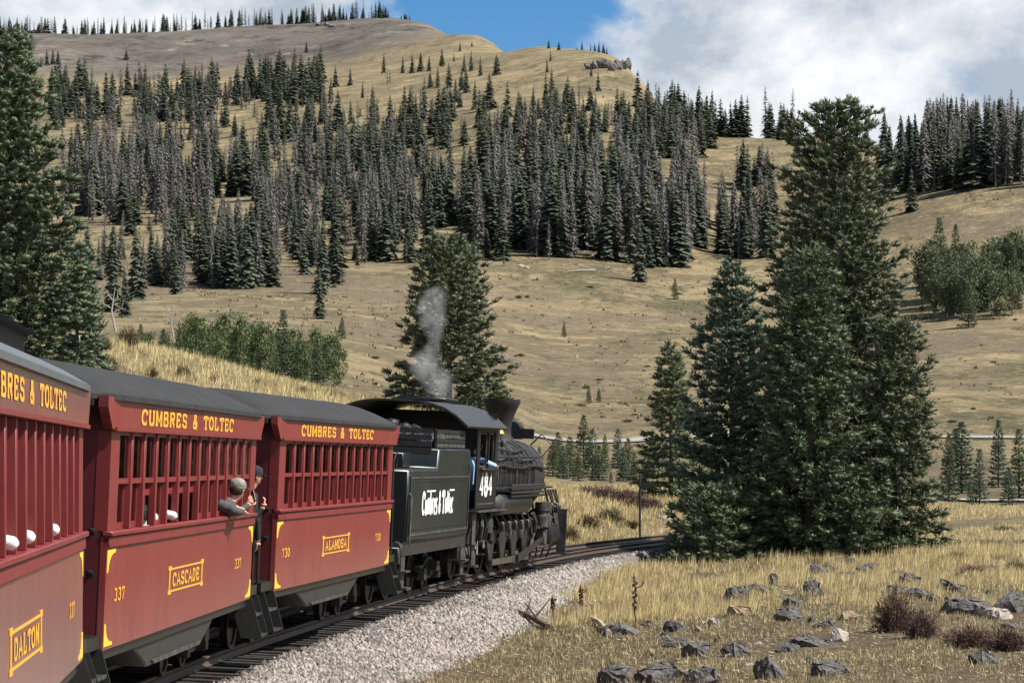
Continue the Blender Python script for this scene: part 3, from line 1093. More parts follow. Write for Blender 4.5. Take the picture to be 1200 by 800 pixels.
def make_coach(name, label, Yc, wall, rooff, clere=False, dz=0.0, names='', number='', lower_open=(), bank=BANK, shift=0.0, depth=.065):
    s = float(track_s(Yc))
    # the truck centres sit on the curve, so the body hangs on the chord
    a, b = track_frame(Yc - 3.7), track_frame(Yc + 3.7)
    c = (a + b) / 2
    yaw = -math.atan2(b[0] - a[0], b[1] - a[1])
    root = empty(name, (c[0] + shift, c[1], c[2]), (0, bank, yaw))
    tag(root, label, 'train car', 'red passenger coaches of the train')
    W = 1.25
    zw = ZW - dz
    # lower side panels, belt rails, letterboards, corner posts
    for sd in (1, -1):
        x0, x1 = (W - .06, W) if sd > 0 else (-W, -W + .06)
        MB().box(x0, x1, -HB, HB, ZS, ZB - .002).build('side_panel', M[wall], root)
        o = .045 if sd > 0 else -.045
        bx = (W - .05, W + .05) if sd > 0 else (-W - .05, -W + .05)
        m = MB().box(bx[0], bx[1], -HB - .01, HB + .01, ZB, ZB + .045)
        mx = (W - .04, W + .025) if sd > 0 else (-W - .025, -W + .04)
        m.box(mx[0], mx[1], -HB, HB, ZB - .105, ZB - .004)
        m.build('belt_rail', M['red_trim'], root, bevel=.008)
        lx = (W - .06, W + .03) if sd > 0 else (-W - .03, -W + .06)
        lb = MB()
        lb.prism([(-HB - .42, ZE), (-HB - .42, ZE - .10), (-HB - .16, zw + .02), (-HB - .02, zw), (HB + .02, zw), (HB + .16, zw + .02), (HB + .42, ZE - .10), (HB + .42, ZE)], lx[0], lx[1], 'x')
        ll = lb.build('letterboard', M[wall if sd < 0 else wall], root)
        tx = (W + .028, W + .055) if sd > 0 else (-W - .055, -W - .028)
        MB().box(tx[0], tx[1], -HB - .03, HB + .03, zw - .004, zw + .03).build('moulding', M['red_trim'], ll)
    # windows on the visible side: posts, sashes, panes
    n = 13
    e = .42
    pitch = (2 * HB - 2 * e) / n
    z0, z1 = ZB + .046, zw - .006
    zm = z0 + (z1 - z0) * .50
    for k in range(n + 1):
        y = -HB + e + k * pitch
        pw = .05
        if k == 0:
            MB().box(W - .13, W - .004, -HB, y + pw, z0, z1).build('corner_post', M['red_trim'], root)
        elif k == n:
            MB().box(W - .13, W - .004, y - pw, HB, z0, z1).build('corner_post', M['red_trim'], root)
        else:
            MB().box(W - depth, W + .004, y - pw, y + pw, z0, z1).build('window_post', M['red_trim'], root, bevel=.006)
    for k in range(n):
        ya = -HB + e + k * pitch + .05
        yb = ya + pitch - .10
        w = MB()
        f = .035
        w.box(W - depth + .020, W - depth + .048, ya, yb, zm - .03, zm + .02)
        w.box(W - depth + .020, W - depth + .048, ya, yb, z1 - f, z1)
        w.box(W - depth + .020, W - depth + .048, ya, ya + f, zm + .02, z1 - f)
        w.box(W - depth + .020, W - depth + .048, yb - f, yb, zm + .02, z1 - f)
        op = k in lower_open
        lz = z0 + (.30 if op else 0.0)
        w.box(W - depth - .020, W - depth + .010, ya, yb, lz, lz + .06)
        w.box(W - depth - .020, W - depth + .010, ya, ya + f, lz + .06, zm + lz - z0)
        w.box(W - depth - .020, W - depth + .010, yb - f, yb, lz + .06, zm + lz - z0)
        fo = w.build('window', M['red_trim'], root)
        MB().box(W - depth + .030, W - depth + .034, ya + f, yb - f, zm + .02, z1 - f).build('pane', M['glass'], fo)
        MB().box(W - depth - .008, W - depth - .004, ya + f, yb - f, lz + .06, zm + lz - z0).build('pane', M['glass'], fo)
    # far wall with its own openings, ends, floor and ceiling
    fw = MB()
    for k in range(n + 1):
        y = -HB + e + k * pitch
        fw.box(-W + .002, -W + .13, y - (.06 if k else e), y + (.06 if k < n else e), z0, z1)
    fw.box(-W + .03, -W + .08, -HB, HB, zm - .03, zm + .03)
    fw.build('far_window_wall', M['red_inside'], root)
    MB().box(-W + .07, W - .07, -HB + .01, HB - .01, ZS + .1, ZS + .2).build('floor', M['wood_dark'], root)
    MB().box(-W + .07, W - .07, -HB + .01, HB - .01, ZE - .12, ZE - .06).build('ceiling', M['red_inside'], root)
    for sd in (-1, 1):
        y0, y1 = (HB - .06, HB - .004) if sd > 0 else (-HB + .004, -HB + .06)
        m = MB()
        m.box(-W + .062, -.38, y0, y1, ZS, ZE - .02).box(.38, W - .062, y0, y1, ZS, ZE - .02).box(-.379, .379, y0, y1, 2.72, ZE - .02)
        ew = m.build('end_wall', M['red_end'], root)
        dy = (y0 + .01, y1 - .012)
        d = MB()
        d.box(-.37, -.22, dy[0], dy[1], ZS + .2, 2.71).box(.22, .37, dy[0], dy[1], ZS + .2, 2.71).box(-.219, .219, dy[0], dy[1], ZS + .2, 1.7).box(-.219, .219, dy[0], dy[1], 2.5, 2.71)
        do = d.build('end_door', M['red_trim'], root)
        MB().box(-.218, .218, (y0 + y1) / 2 - .003, (y0 + y1) / 2 + .003, 1.702, 2.498).build('pane', M['glass'], do)
        # platform, railing, steps, grab irons, hood bow
        pa, pb = (HB + .002, PL) if sd > 0 else (-PL, -HB - .002)
        MB().box(-W + .02, W - .02, pa, pb, .86, .98).build('platform', M['black'], root)
        ye = sd * (PL - .05)
        for xa, xb in ((-W + .08, -.42), (.42, W - .08)):
            rl = MB()
            for x in (xa, xb):
                rl.tube([(x, ye, .98), (x, ye, 1.93)], .022, 6)
            for z in (1.35, 1.62, 1.93):
                rl.tube([(xa, ye, z), (xb, ye, z)], .018, 6)
            for x in np.linspace(xa + .12, xb - .12, 5):
                rl.tube([(x, ye, .98), (x, ye, 1.93)], .011, 5)
            rl.build('platform_railing', M['black'], root)
        for x in (-1, 1):
            st = empty('steps', (0, 0, 0))
            st.parent = root
            for i, (z, xo) in enumerate(((.60, .02), (.34, .10))):
                xa, xb = sorted((x * (W - .24 + xo), x * (W + .04 + xo)))
                MB().box(xa, xb, min(sd * (HB + .12), sd * (PL - .12)), max(sd * (HB + .12), sd * (PL - .12)), z, z + .035).build('tread', M['soot'], st)
                xa, xb = sorted((x * (W + .041 + xo), x * (W + .052 + xo)))
                MB().box(xa, xb, min(sd * (HB + .12), sd * (PL - .12)), max(sd * (HB + .12), sd * (PL - .12)), z + .005, z + .040).build('tread_edge', M['iron'] if i else M['dust'], st)
            for yy in (HB + .09, PL - .10):
                xa, xb = W - .26, W + .12
                P = [(x * (W - .28), .86), (x * (W + .01), .86), (x * (W + .17), .34), (x * (W - .10), .33)]
                MB().prism(P, sd * yy - .012, sd * yy + .012, 'y').build('step_side', M['soot'], st)
        if sd < 0:
            for z in (1.55, 1.93):
                MB().tube([(W - .14, sd * HB, z), (W - .14, sd * (HB + .14), z), (W - .06, sd * (HB + .24), z - .03)], .025, 6).build('bracket', M['black'], root)
        bow = MB()
        bow.box(-W + .1, W - .1, sd * (HB + .45) - .03, sd * (HB + .45) + .02, ZE - .09, ZE - .035)
        bow.build('hood_bow', M['box_grey'], root)
        coupler(root, sd * PL, sd)
        MB().tube([(.30, sd * PL, .8), (.30, sd * (PL + .18), .5), (.28, sd * (PL + .34), .42)], .028, 6).build('air_hose', M['black'], root)
    # roof
    rm = roof_mesh(W + .07, HB + .52, HB + .52)
    ro = link('roof', rm, M[rooff], root)
    if dz:
        ro.location.z = -.03
    if clere:
        cl = MB()
        P = [(-.80, ZE + .16), (.80, ZE + .16), (.80, ZE + .40), (-.80, ZE + .40)]
        cl.prism(P, -PL + 1.2, PL - 1.35, 'y')
        cl.build('clerestory', M['soot'], root)
        cr = MB()
        prof = [(-.92, ZE + .402), (-.6, ZE + .48), (0, ZE + .53), (.6, ZE + .48), (.92, ZE + .402)]
        cr.prism(prof, -PL + 1.1, PL - 1.2, 'y')
        cr.build('clerestory_roof', M['roof'], root)
    # underbody
    MB().box(-W + .1, W - .04, -HB, HB, ZS - .10, ZS - .003).build('side_sill', M['black'], root)
    bx = MB()
    bx.prism([(-3.1, ZS - .101), (-2.2, ZS - .36), (1.5, ZS - .36), (2.6, ZS - .101)], -.9, W - .07, 'x')
    bo = bx.build('underbody_box', M['box_grey'], root, bevel=.02)
    MB().prism([(-2.0, ZS - .30), (-1.9, ZS - .34), (1.3, ZS - .34), (1.4, ZS - .30)], W - .069, W - .045, 'x').build('box_lip', M['dust'], bo)
    for x in (-.7, .7):
        MB().tube([(x, -HB + .3, ZS - .12), (x, -3.0, ZS - .42), (x, 3.0, ZS - .42), (x, HB - .3, ZS - .12)], .022, 6).build('truss_rod', M['iron'], root)
    for y in (-3.7, 3.7):
        make_truck(root, y)
    # painted lettering and ornaments
    vx = W + .0345
    for word, ty in (('CUMBRES', -1.95), ('&', .10), ('TOLTEC', 1.95)):
        side_text('title_lettering', word, root, M['gold'], vx, ty - .45, (zw + ZE) / 2 - .01, .142, .42, widths={'M': 1.1})
    vx = W + .005
    zc = 1.33
    npl = side_text('name_lettering', names, root, M['gold'], vx, -.3, zc, .135, 1.95 / len(names))
    fr = MB()
    for z in (zc - .115, zc + .115):
        fr.box(vx - .003, vx + .001, -1.46, .86, z - .009, z + .009)
    for y in (-1.46, .86):
        fr.box(vx - .003, vx + .0015, y - .035, y + .035, zc - .104, zc + .104)
        for z in (zc - .125, zc + .125):
            fr.prism([(y - .10, z - .022), (y + .10, z - .022), (y + .10, z + .022), (y - .10, z + .022)], vx - .003, vx + .002, 'x')
    fr.build('name_frame', M['gold'], npl)
    for y in (-4.5, 3.9):
        side_text('number_lettering', number, root, M['gold'], vx, y, zc, .115, .20)
    for sy in (1, -1):
        for szn in (1, -1):
            yb = -sy * (HB - .03)
            zb = (ZS + .03) if szn > 0 else (ZB - .125)
            P = [(yb + a, zb + b) for a, b in fan(sy, szn)]
            mb = MB()
            mb.prism(P, vx - .004, vx, 'x')
            mb.build('corner_ornament', M['yellow'], root)
    return root


coach_d = make_coach('passenger_coach', 'glare-paled red coach lettered DALTON with a grey clerestory roof', 19.75, 'red_glare', 'roof_blue', True, 0.06, 'DALTON', '337', bank=R(.3), shift=.11, depth=.15)
coach_c = make_coach('passenger_coach', 'red coach lettered CASCADE with a passenger leaning from its window', 32.45, 'red', 'roof', False, 0, 'CASCADE', '337', (2, 4, 5, 6))
coach_a = make_coach('passenger_coach', 'red coach lettered ALAMOSA coupled behind the black tender', 44.95, 'red', 'roof', False, 0, 'ALAMOSA', '730')


# ------------------------------------------------------------------ tender
def make_tender(Yc):
    a, b = track_frame(Yc - 2.0), track_frame(Yc + 2.0)
    c = (a + b) / 2
    root = empty('locomotive_tender', tuple(c), (0, BANK, -math.atan2(b[0] - a[0], b[1] - a[1])))
    tag(root, 'black tender with white lettering carrying coal behind the locomotive cab', 'tender')
    W = 1.27
    zb, zt, zh = 1.10, 2.36, 2.74
    y0, y1, ys = -3.25, 3.25, -.35
    m = MB()
    m.prism([(y0, zb), (y1, zb), (y1, zh), (ys + .12, zh), (ys, zt), (y0, zt)], -W, W, 'x')
    tk = m.build('water_tank', M['tender'], root, bevel=.035)
    # beading strips and rivet lines around the side sheet
    bd = MB()
    bd.box(W + .001, W + .022, y0 + .10, y0 + .17, zb + .10, zt - .12)
    bd.box(W + .001, W + .022, y1 - .17, y1 - .10, zb + .10, zh - .30)
    bd.box(W + .001, W + .016, y0 + .171, y1 - .171, zb + .10, zb + .14)
    bd.box(W + .001, W + .014, y0 + .171, y1 - .171, zt - .16, zt - .13)
    bd.build('beading', M['dust'], tk)
    rv = MB()
    for y in np.arange(y0 + .3, y1 - .2, .16):
        for z in (zb + .2, zt - .22):
            rv.ell((W + .002, y, z), (.012, .016, .016), 5, 3)
    rv.build('rivet', M['tender'], tk, kind='stuff')
    # coal boards: slats between stakes, coal heap, rear deck with hatch and toolbox
    for sd in (1, -1):
        for i in range(4):
            z = zh + .02 + i * .085
            MB().box(sd * (W - .10) - .02, sd * (W - .10) + .02, ys + .2, y1 - .25, z, z + .07).build('coal_board', M['tender' if i % 2 else 'dust'] if sd > 0 else M['tender'], root)
        for y in (ys + .35, 1.2, y1 - .5):
            MB().box(sd * (W - .145) - .02, sd * (W - .145) + .02, y - .04, y + .04, zh - .05, zh + .36).build('stake', M['iron'], root)
    for i in range(4):
        z = zh - .10 + i * .12
        MB().box(-W + .15, W - .16, ys + .10 - .02, ys + .10 + .02, z, z + .10).build('rear_coal_board', M['iron'], root)
    V, T = [], []
    r2 = np.random.default_rng(5)
    n = 420
    px = r2.uniform(-.95, .95, n)
    py = r2.uniform(ys + .25, y1 - .4, n)
    pz = zh + .32 * (1 - (px / 1.1) ** 2) * (1 - .5 * np.abs((py - 1.4) / 1.9)) + r2.normal(0, .03, n)
    base = ICO_V[None] * (1 + r2.uniform(-.3, .3, (n, 12, 1))) * r2.uniform(.07, .15, (n, 1, 1)) + np.stack([px, py, pz], -1)[:, None]
    me = tri_mesh('coal', base.reshape(-1, 3), (ICO_F[None] + 12 * np.arange(n)[:, None, None]).reshape(-1, 3))
    link('coal', me, M['coal'], root, kind='stuff')
    MB().lathe([(.30, zt), (.30, zt + .14), (.33, zt + .15), (.33, zt + .18), (0, zt + .20)], (0, -2.1, 0), 'z', 14).build('water_hatch', M['black'], root)
    tb = MB().box(-.95, -.1 + .9, -1.35, -.65, zt + .002, zt + .28)
    tb.build('tool_box', M['black'], root, bevel=.02)
    for x in (-1.0, 1.0):
        MB().tube([(x, y0 - .06, 1.0), (x, y0 - .06, zt + .15), (x, y0 + .2, zt + .28), (x, y0 + .2, zt)], .018, 6).build('handrail', M['iron'], root)
    MB().tube([(W + .05, y0 + .02, 1.05), (W + .06, y0 + .02, 1.9), (W + .01, y0 + .05, 1.95)], .018, 6).build('grab_iron', M['steel'], root)
    lamp = MB()
    lamp.lathe([(0, -.10), (.09, -.10), (.10, .06), (.085, .06), (.0, .05)], (W - .15, y0 - .14, 1.02), 'y', 14)
    lamp.build('marker_lamp', M['steel'], root)
    # frame, trucks, steps
    fr = MB()
    fr.box(-W + .1, W - .06, y0 - .1, y1 + .15, .86, 1.097)
    fr.build('frame', M['iron'], root)
    MB().box(-1.2, 1.2, y0 - .28, y0 - .101, .72, 1.02).build('end_beam', M['iron'], root, bevel=.02)
    for y in (-1.95, 1.95):
        make_truck(root, y, 0.36, 1.55, 'dust')
    for y in (y1 - .05, y0 + .15):
        st = MB()
        st.prism([(y - .18, .85), (y + .18, .85), (y + .16, .30), (y - .16, .30)], W - .10, W - .07, 'x')
        st.box(W - .25, W + .05, y - .2, y + .2, .28, .32).box(W - .25, W + .03, y - .2, y + .2, .58, .61)
        st.build('step', M['dust'], root)
    coupler(root, y0 - .28, -1)
    # white road name
    side_text('road_name_lettering', 'Cumbres & Toltec', root, M['white'], W + .006, -.25, 1.76, .40, .205, thick=.26, thin=.17, widths={'C': 1.6, 'T': 1.7, ' ': .6, 'l': .6, 't': .8, 'm': 1.4, 'r': .85})
    ob = MB()
    ob.box(W + .003, W + .007, -1.45, -.55, 1.955, 1.985).box(W + .003, W + .007, .95, 1.5, 1.955, 1.985)
    ob.build('lettering_flourish', M['white'], root)
    return root


tender = make_tender(54.95)


# ------------------------------------------------------------------ locomotive
def make_loco(Yc):
    a, b = track_frame(Yc - 2.3), track_frame(Yc + 2.3)
    c = (a + b) / 2
    root = empty('steam_locomotive', tuple(c), (0, BANK, -math.atan2(b[0] - a[0], b[1] - a[1])))
    tag(root, 'black steam locomotive numbered 484 at the head of the train', 'locomotive')
    K = M['black']
    W = 1.27
    ca, cb = -5.0, -2.9          # cab
    ze = 3.12
    # --- cab
    for s in (1, -1):
        sd_ = MB()
        x0, x1 = (W - .03, W) if s > 0 else (-W, -W + .03)
        sd_.box(x0, x1, ca, cb, 1.46, 2.26)
        sd_.box(x0, x1, ca, ca + .28, 2.26, ze).box(x0, x1, cb - .24, cb, 2.26, ze).box(x0, x1, ca + .28, cb - .24, 2.98, ze)
        sd_.box(x0, x1, (ca + cb) / 2 + .1, (ca + cb) / 2 + .18, 2.26, 2.98)
        sd_.build('cab_side', K, root)
    fw = MB().box(-W + .031, W - .031, cb - .03, cb - .003, 1.46, ze + .25)
    fw.build('cab_front', K, root)
    for y0, y1 in ((ca + .30, (ca + cb) / 2 + .08), ((ca + cb) / 2 + .20, cb - .26)):
        w = MB()
        for q in ((y0, y0 + .04, 2.27, 2.97), (y1 - .04, y1, 2.27, 2.97), (y0 + .04, y1 - .04, 2.27, 2.31), (y0 + .04, y1 - .04, 2.93, 2.97)):
            w.box(W - .055, W - .035, *q)
        wo = w.build('cab_window', M['dust'], root)
    MB().box(W - .048, W - .044, y0 + .04, y1 - .04, 2.31, 2.93).build('pane', M['glass'], wo)
    MB().box(W - .06, W + .10, ca + .28, cb - .24, 2.20, 2.258).build('arm_rest', K, root, bevel=.015)
    n = 12
    rf = MB()
    P = []
    for i in range(n + 1):
        t = -1 + 2 * i / n
        P.append((t * 1.42, ze - .05 + .46 * (1 - abs(t) ** 3.2)))
    poly = P + [(x * .985, z - .035) for x, z in P[::-1]]
    rf.prism(poly, ca - 1.8, cb + .28, 'y')
    rfo = rf.build('cab_roof', K, root)
    MB().prism([(x * 1.005, z + .006) for x, z in P] + [(x * 1.004, z - .03) for x, z in P[::-1]], ca - 1.83, ca - 1.801, 'y').build('roof_edge', M['dust'], rfo)
    MB().box(-.5, .5, ca + .4, cb - .4, ze + .425, ze + .50).build('roof_hatch', K, rfo, bevel=.02)
    MB().box(-1.2, 1.2, ca, cb, 1.36, 1.455).build('cab_floor', M['iron'], root)
    MB().lathe([(0, -.02), (.62, -.02), (.62, .05), (0, .10)], (0, cb - .08, 2.1), 'y', 20).build('boiler_backhead', M['soot'], root)
    for x, z in ((.3, 2.5), (.5, 2.3), (-.3, 2.55)):
        MB().lathe([(0, 0), (.09, 0), (.09, .06), (0, .06)], (x, cb - .2, z), 'y', 12).build('gauge', M['steel'], root)
    sn = side_text('number_lettering', '484', root, M['white'], W + .006, (ca + cb) / 2 - .05, 1.93, .44, .44, thick=.30, thin=.2)
    MB().box(W + .001, W + .004, ca + .2, cb - .2, 1.53, 1.56).build('cab_stripe', M['dust'], root)
    # --- boiler, smokebox, bands, domes, stack
    z0 = 2.02
    bl = MB()
    bl.lathe([(.93, cb), (.93, cb + 1.3), (.82, cb + 2.6), (.79, 4.15)], (0, 0, z0), 'y', 32)
    blr = bl.build('boiler', M['jacket'], root)
    for y in np.arange(cb + .35, 4.1, .62):
        r = np.interp(y, [cb, cb + 1.3, cb + 2.6, 4.15], [.93, .93, .82, .79])
        MB().lathe([(r, y - .03), (r + .012, y - .03), (r + .012, y + .03), (r, y + .03)], (0, 0, z0), 'y', 32).build('boiler_band', M['dust'], blr)
    MB().lathe([(.795, 4.15), (.82, 4.16), (.82, 5.45), (.76, 5.52), (.55, 5.62), (.2, 5.68), (0, 5.69)], (0, 0, z0), 'y', 32).build('smokebox', M['soot'], root)
    MB().lathe([(.36, z0 + .80), (.33, z0 + .95), (.32, z0 + 1.15), (.30, z0 + 1.24), (.2, z0 + 1.33), (0, z0 + 1.36)], (0, .3, 0), 'z', 18).build('steam_dome', M['jacket'], root)
    MB().lathe([(.34, z0 + .76), (.30, z0 + .95), (.30, z0 + 1.12), (.24, z0 + 1.25), (0, z0 + 1.28)], (0, 2.4, 0), 'z', 18).build('sand_dome', M['jacket'], root)
    st = MB().lathe([(.34, z0 + .80), (.25, z0 + .92), (.24, z0 + 1.05), (.27, z0 + 1.28), (.38, z0 + 1.56), (.43, z0 + 1.66), (.43, z0 + 1.74), (.37, z0 + 1.74), (.30, z0 + 1.4)], (0, 4.0, 0), 'z', 20)
    st.build('smokestack', M['soot'], root)
    hl = MB()
    hl.lathe([(0, -.20), (.19, -.20), (.21, -.15), (.21, .2), (.18, .2), (.05, .1), (0, .1)], (.0, 5.65, z0 + 1.05), 'y', 16)
    hl.box(-.22, .22, 5.40, 5.62, z0 + .84, z0 + .90)
    hl.build('headlight', K, root)
    MB().box(.10, .58, 5.05, 5.15, z0 + .86, z0 + 1.09).build('number_board', K, root)
    bell = MB().lathe([(0, .26), (.06, .25), (.10, .12), (.15, .0), (.17, -.03), (.13, -.03)], (0, 3.6, z0 + .98), 'z', 14)
    bell.build('bell', M['gold'], root)
    # tilted bracket and pipes on the boiler's shoulder
    fr = MB()
    q = [(.62, 4.5, z0 + .72), (.86, 4.55, z0 + .98), (1.10, 4.6, z0 + .74), (.88, 4.55, z0 + .46)]
    fr.tube(q + q[:1], .022, 6)
    fr.build('lamp_bracket', M['iron'], root)
    for i, (ph, y0, y1) in enumerate(((28, cb, 4.6), (42, cb + .2, 3.8), (60, cb + .3, 2.2), (15, cb, 5.2))):
        r = 1.0
        P = []
        for k in range(9):
            y = y0 + (y1 - y0) * k / 8
            rr = float(np.interp(y, [cb, cb + 1.3, cb + 2.6, 5.5], [.93, .93, .82, .82])) + .05
            p2 = R(ph + 3 * math.sin(k * 1.7 + i))
            P.append((rr * math.cos(p2), y, z0 + rr * math.sin(p2)))
        MB().tube(P, .024 + .006 * (i % 2), 6).build('boiler_pipe', M['iron'] if i % 2 else M['dust'], root)
    for y, r in ((cb + .9, .95), (cb + 2.1, .88), (1.6, .84), (3.2, .82)):
        P = [((r + .03) * math.cos(R(t)), y + .12 * math.sin(R(t * 2)), z0 + (r + .03) * math.sin(R(t))) for t in range(-20, 80, 12)]
        MB().tube(P, .02, 6).build('sand_pipe', M['iron'], root)
    for y in np.arange(cb + .5, 3.7, 1.1):
        MB().tube([(.86, y, z0 + .42), (1.06, y, z0 + .46)], .014, 5).build('rail_stanchion', M['steel'], root)
    MB().tube([(1.06, cb + .2, z0 + .46), (1.06, 3.7, z0 + .46)], .016, 6).build('boiler_handrail', M['iron'], root)
    MB().lathe([(0, -.2), (.11, -.2), (.12, .2), (0, .2)], (.75, cb + 1.0, z0 + .92), 'y', 12).build('turbo_generator', M['dust'], root)
    # --- running board, reservoir, radiator pipes
    MB().box(.86, 1.28, cb + .02, 3.9, 1.80, 1.835).build('running_board', K, root)
    MB().box(W - .35, 1.36, ca - .05, cb + .9, 1.385, 1.415).build('cab_deck', M['dust'], root)
    tk = MB().lathe([(0, .35), (.12, .37), (.20, .45), (.235, .60), (.235, 3.9), (.20, 4.05), (.1, 4.12), (0, 4.14)], (1.10, cb + .1, 1.50), 'y', 20)
    rs = tk.build('air_reservoir', M['jacket'], root)
    MB().lathe([(0, .345), (.12, .365), (.20, .445), (.2352, .595), (.2352, .66)], (1.10, cb + .1, 1.50), 'y', 20).build('reservoir_head', M['dust'], rs)
    for i in range(4):
        MB().tube([(1.34, cb + 1.3, 1.66 + i * .075), (1.34, 2.5, 1.66 + i * .075)], .026, 8).build('radiator_pipe', M['iron'] if i % 2 else K, root)
    MB().tube([(1.10, cb + .55, 1.50), (1.12, cb + .2, 1.5), (1.18, cb + .05, 1.15), (1.18, cb - .3, 1.0)], .03, 8).build('air_pipe', M['dust'], root)
    # --- outside frame, drivers with counterweights, rods
    rad = .56
    for s in (1, -1):
        f = MB()
        f.box(s * .80 - .03, s * .80 + .03, -4.4, 5.4, .42, .92)
        f.build('frame_plate', M['iron'], root)
    ys = [-2.15, -.85, .45, 1.75]
    for y in ys:
        MB().tube([(-.95, y, rad), (.95, y, rad)], .09, 8).build('driver_axle', M['iron'], root)
        for s in (-1, 1):
            w = empty('driving_wheel', (s * .50, y, rad))
            w.parent = root
            rim = MB().lathe([(rad * .86, -.06), (rad, -.06), (rad, .05), (rad * 1.05, .055), (rad * 1.05, .065), (rad * .86, .065), (rad * .86, -.06)], axis='x', n=28)
            rim.build('tyre', M['iron'], w)
            sp = MB()
            for k in range(12):
                t = 2 * math.pi * k / 12
                sp.tube([(0, .1 * math.cos(t), .1 * math.sin(t)), (0, rad * .88 * math.cos(t), rad * .88 * math.sin(t))], .03, 5)
            sp.lathe([(0, -.08), (.13, -.08), (.13, .08), (0, .08)], axis='x', n=12)
            sp.build('spokes', M['iron'], w)
            cw = MB()
            P = [(.40 * math.cos(R(t)), .46 * math.sin(R(t))) for t in range(20, 161, 14)] + [(-.15, -.26), (.0, -.34), (.15, -.26)]
            xs = sorted((s * 1.0, s * 1.075))
            cw.prism([(y + a, rad + b) for a, b in P], xs[0], xs[1], 'x')
            cw.build('counterweight', M['iron'], root, bevel=.012)
    for s in (-1, 1):
        xs = sorted((s * 1.10, s * 1.15))
        MB().prism([(ys[0] - .15, .24), (ys[3] + .15, .24), (ys[3] + .15, .36), (ys[0] - .15, .36)], xs[0], xs[1], 'x').build('side_rod', M['steel'], root)
        xs = sorted((s * 1.17, s * 1.22))
        MB().prism([(ys[2] - .14, .22), (3.4, .62), (3.4, .72), (ys[2] - .14, .38)], xs[0], xs[1], 'x').build('main_rod', M['iron'], root)
        MB().box(min(s * 1.05, s * 1.25), max(s * 1.05, s * 1.25), 3.25, 3.6, .52, .86).build('crosshead', M['dust'], root, bevel=.02)
        for z in (.90, .46):
            MB().box(min(s * 1.10, s * 1.22), max(s * 1.10, s * 1.22), 2.6, 4.0, z, z + .06).build('crosshead_guide', M['steel'], root)
        cy = MB().lathe([(0, 3.98), (.27, 3.98), (.30, 4.0), (.30, 5.15), (.30, 5.18), (0, 5.2)], (s * 1.0, 0, .70), 'y', 20)
        cy.build('cylinder', M['black'], root)
        MB().lathe([(0, 3.9), (.18, 3.9), (.19, 3.95), (.19, 5.2), (0, 5.25)], (s * .90, 0, 1.13), 'y', 16).build('valve_chest', M['black'], root)
        MB().tube([(s * 1.12, 2.0, 1.15), (s * 1.15, 2.2, .75), (s * 1.15, 2.5, .45)], .035, 6).build('combination_lever', M['dust'], root)
        lk = MB()
        lk.tube([(s * 1.15, 2.2, 1.25), (s * 1.2, 2.35, 1.05), (s * 1.15, 2.45, .85)], .05, 6)
        lk.tube([(s * 1.15, 2.3, 1.05), (s * 1.1, 3.9, 1.15)], .025, 6).tube([(s * 1.18, 1.75, .45), (s * 1.18, 2.35, .80)], .025, 6)
        lk.build('valve_gear', M['dust'], root)
        for y in (-1.5, -.2, 1.1):
            sp = MB()
            for k in range(4):
                L_ = .42 - .09 * k
                sp.box(min(s * .86, s * .96), max(s * .86, s * .96), y - L_, y + L_, .98 + .04 * k, 1.015 + .04 * k)
            sp.build('leaf_spring', M['iron'], root)
    # --- firebox skirts, ash pan, injector pipes under the cab
    MB().prism([(-4.2, 1.36), (-2.2, 1.36), (-2.2, 1.0), (-2.6, .62), (-3.9, .62), (-4.2, 1.0)], -.74, .74, 'x').build('ash_pan', M['soot'], root)
    tr = empty('trailing_truck', (0, -3.6, 0))
    tr.parent = root
    for s in (-1, 1):
        MB().box(min(s * .78, s * .90), max(s * .78, s * .90), -.65, .65, .32, .62).build('truck_frame', M['dust'], tr, bevel=.03)
        w = link('wheel', WHEEL[0.36], M['iron'], tr)
        w.location = (s * .5, 0, .36)
        if s < 0:
            w.rotation_euler = (0, 0, math.pi)
        MB().box(min(s * .90, s * 1.02), max(s * .90, s * 1.02), -.14, .14, .24, .52).build('journal_box', M['dust'], tr, bevel=.02)
    for i in range(7):
        y = -4.6 + i * .33
        x = 1.05 + .12 * ((i * 7) % 3) / 2
        P = [(x, y, 1.36), (x + .06, y + .08 * math.sin(i * 2.1), 1.1), (x - .02, y + .14, .8), (x + .05, y + .10 * math.cos(i), .5 + .12 * (i % 3))]
        MB().tube(P, .022 + .012 * (i % 3), 7).build('injector_pipe', M['dust'] if i % 2 == 0 else M['iron'], root)
    MB().lathe([(0, -.14), (.10, -.14), (.12, 0), (.09, .16), (0, .18)], (1.16, -3.1, 1.08), 'z', 12).build('injector', M['dust'], root)
    sp = MB()
    sp.prism([(-5.05, 1.36), (-4.70, 1.36), (-4.74, .32), (-5.01, .32)], W - .06, W - .03, 'x')
    sp.box(W - .22, W + .06, -5.05, -4.70, .30, .34).box(W - .22, W + .04, -5.05, -4.70, .72, .75)
    sp.build('cab_steps', M['dust'], root)
    # air pump, feed parts filling the space between reservoir and rods
    for y in (2.9, 3.35):
        MB().lathe([(0, .95), (.15, .95), (.16, 1.18), (.11, 1.2), (.11, 1.28), (.15, 1.3), (.15, 1.48), (0, 1.5)], (1.22, y, 0), 'z', 14).build('air_pump', M['dust'], root)
    for i in range(6):
        y = -1.6 + i * .75
        MB().tube([(1.0, y, 1.3), (1.12, y + .1, 1.05), (1.02, y + .3, .95), (1.1, y + .35, .82)], .025, 6).build('brake_pipe', M['iron'], root)
        MB().box(1.0, 1.16, y + .32, y + .50, .92, 1.12).build('lubricator', M['dust'] if i % 2 else M['iron'], root, bevel=.02)
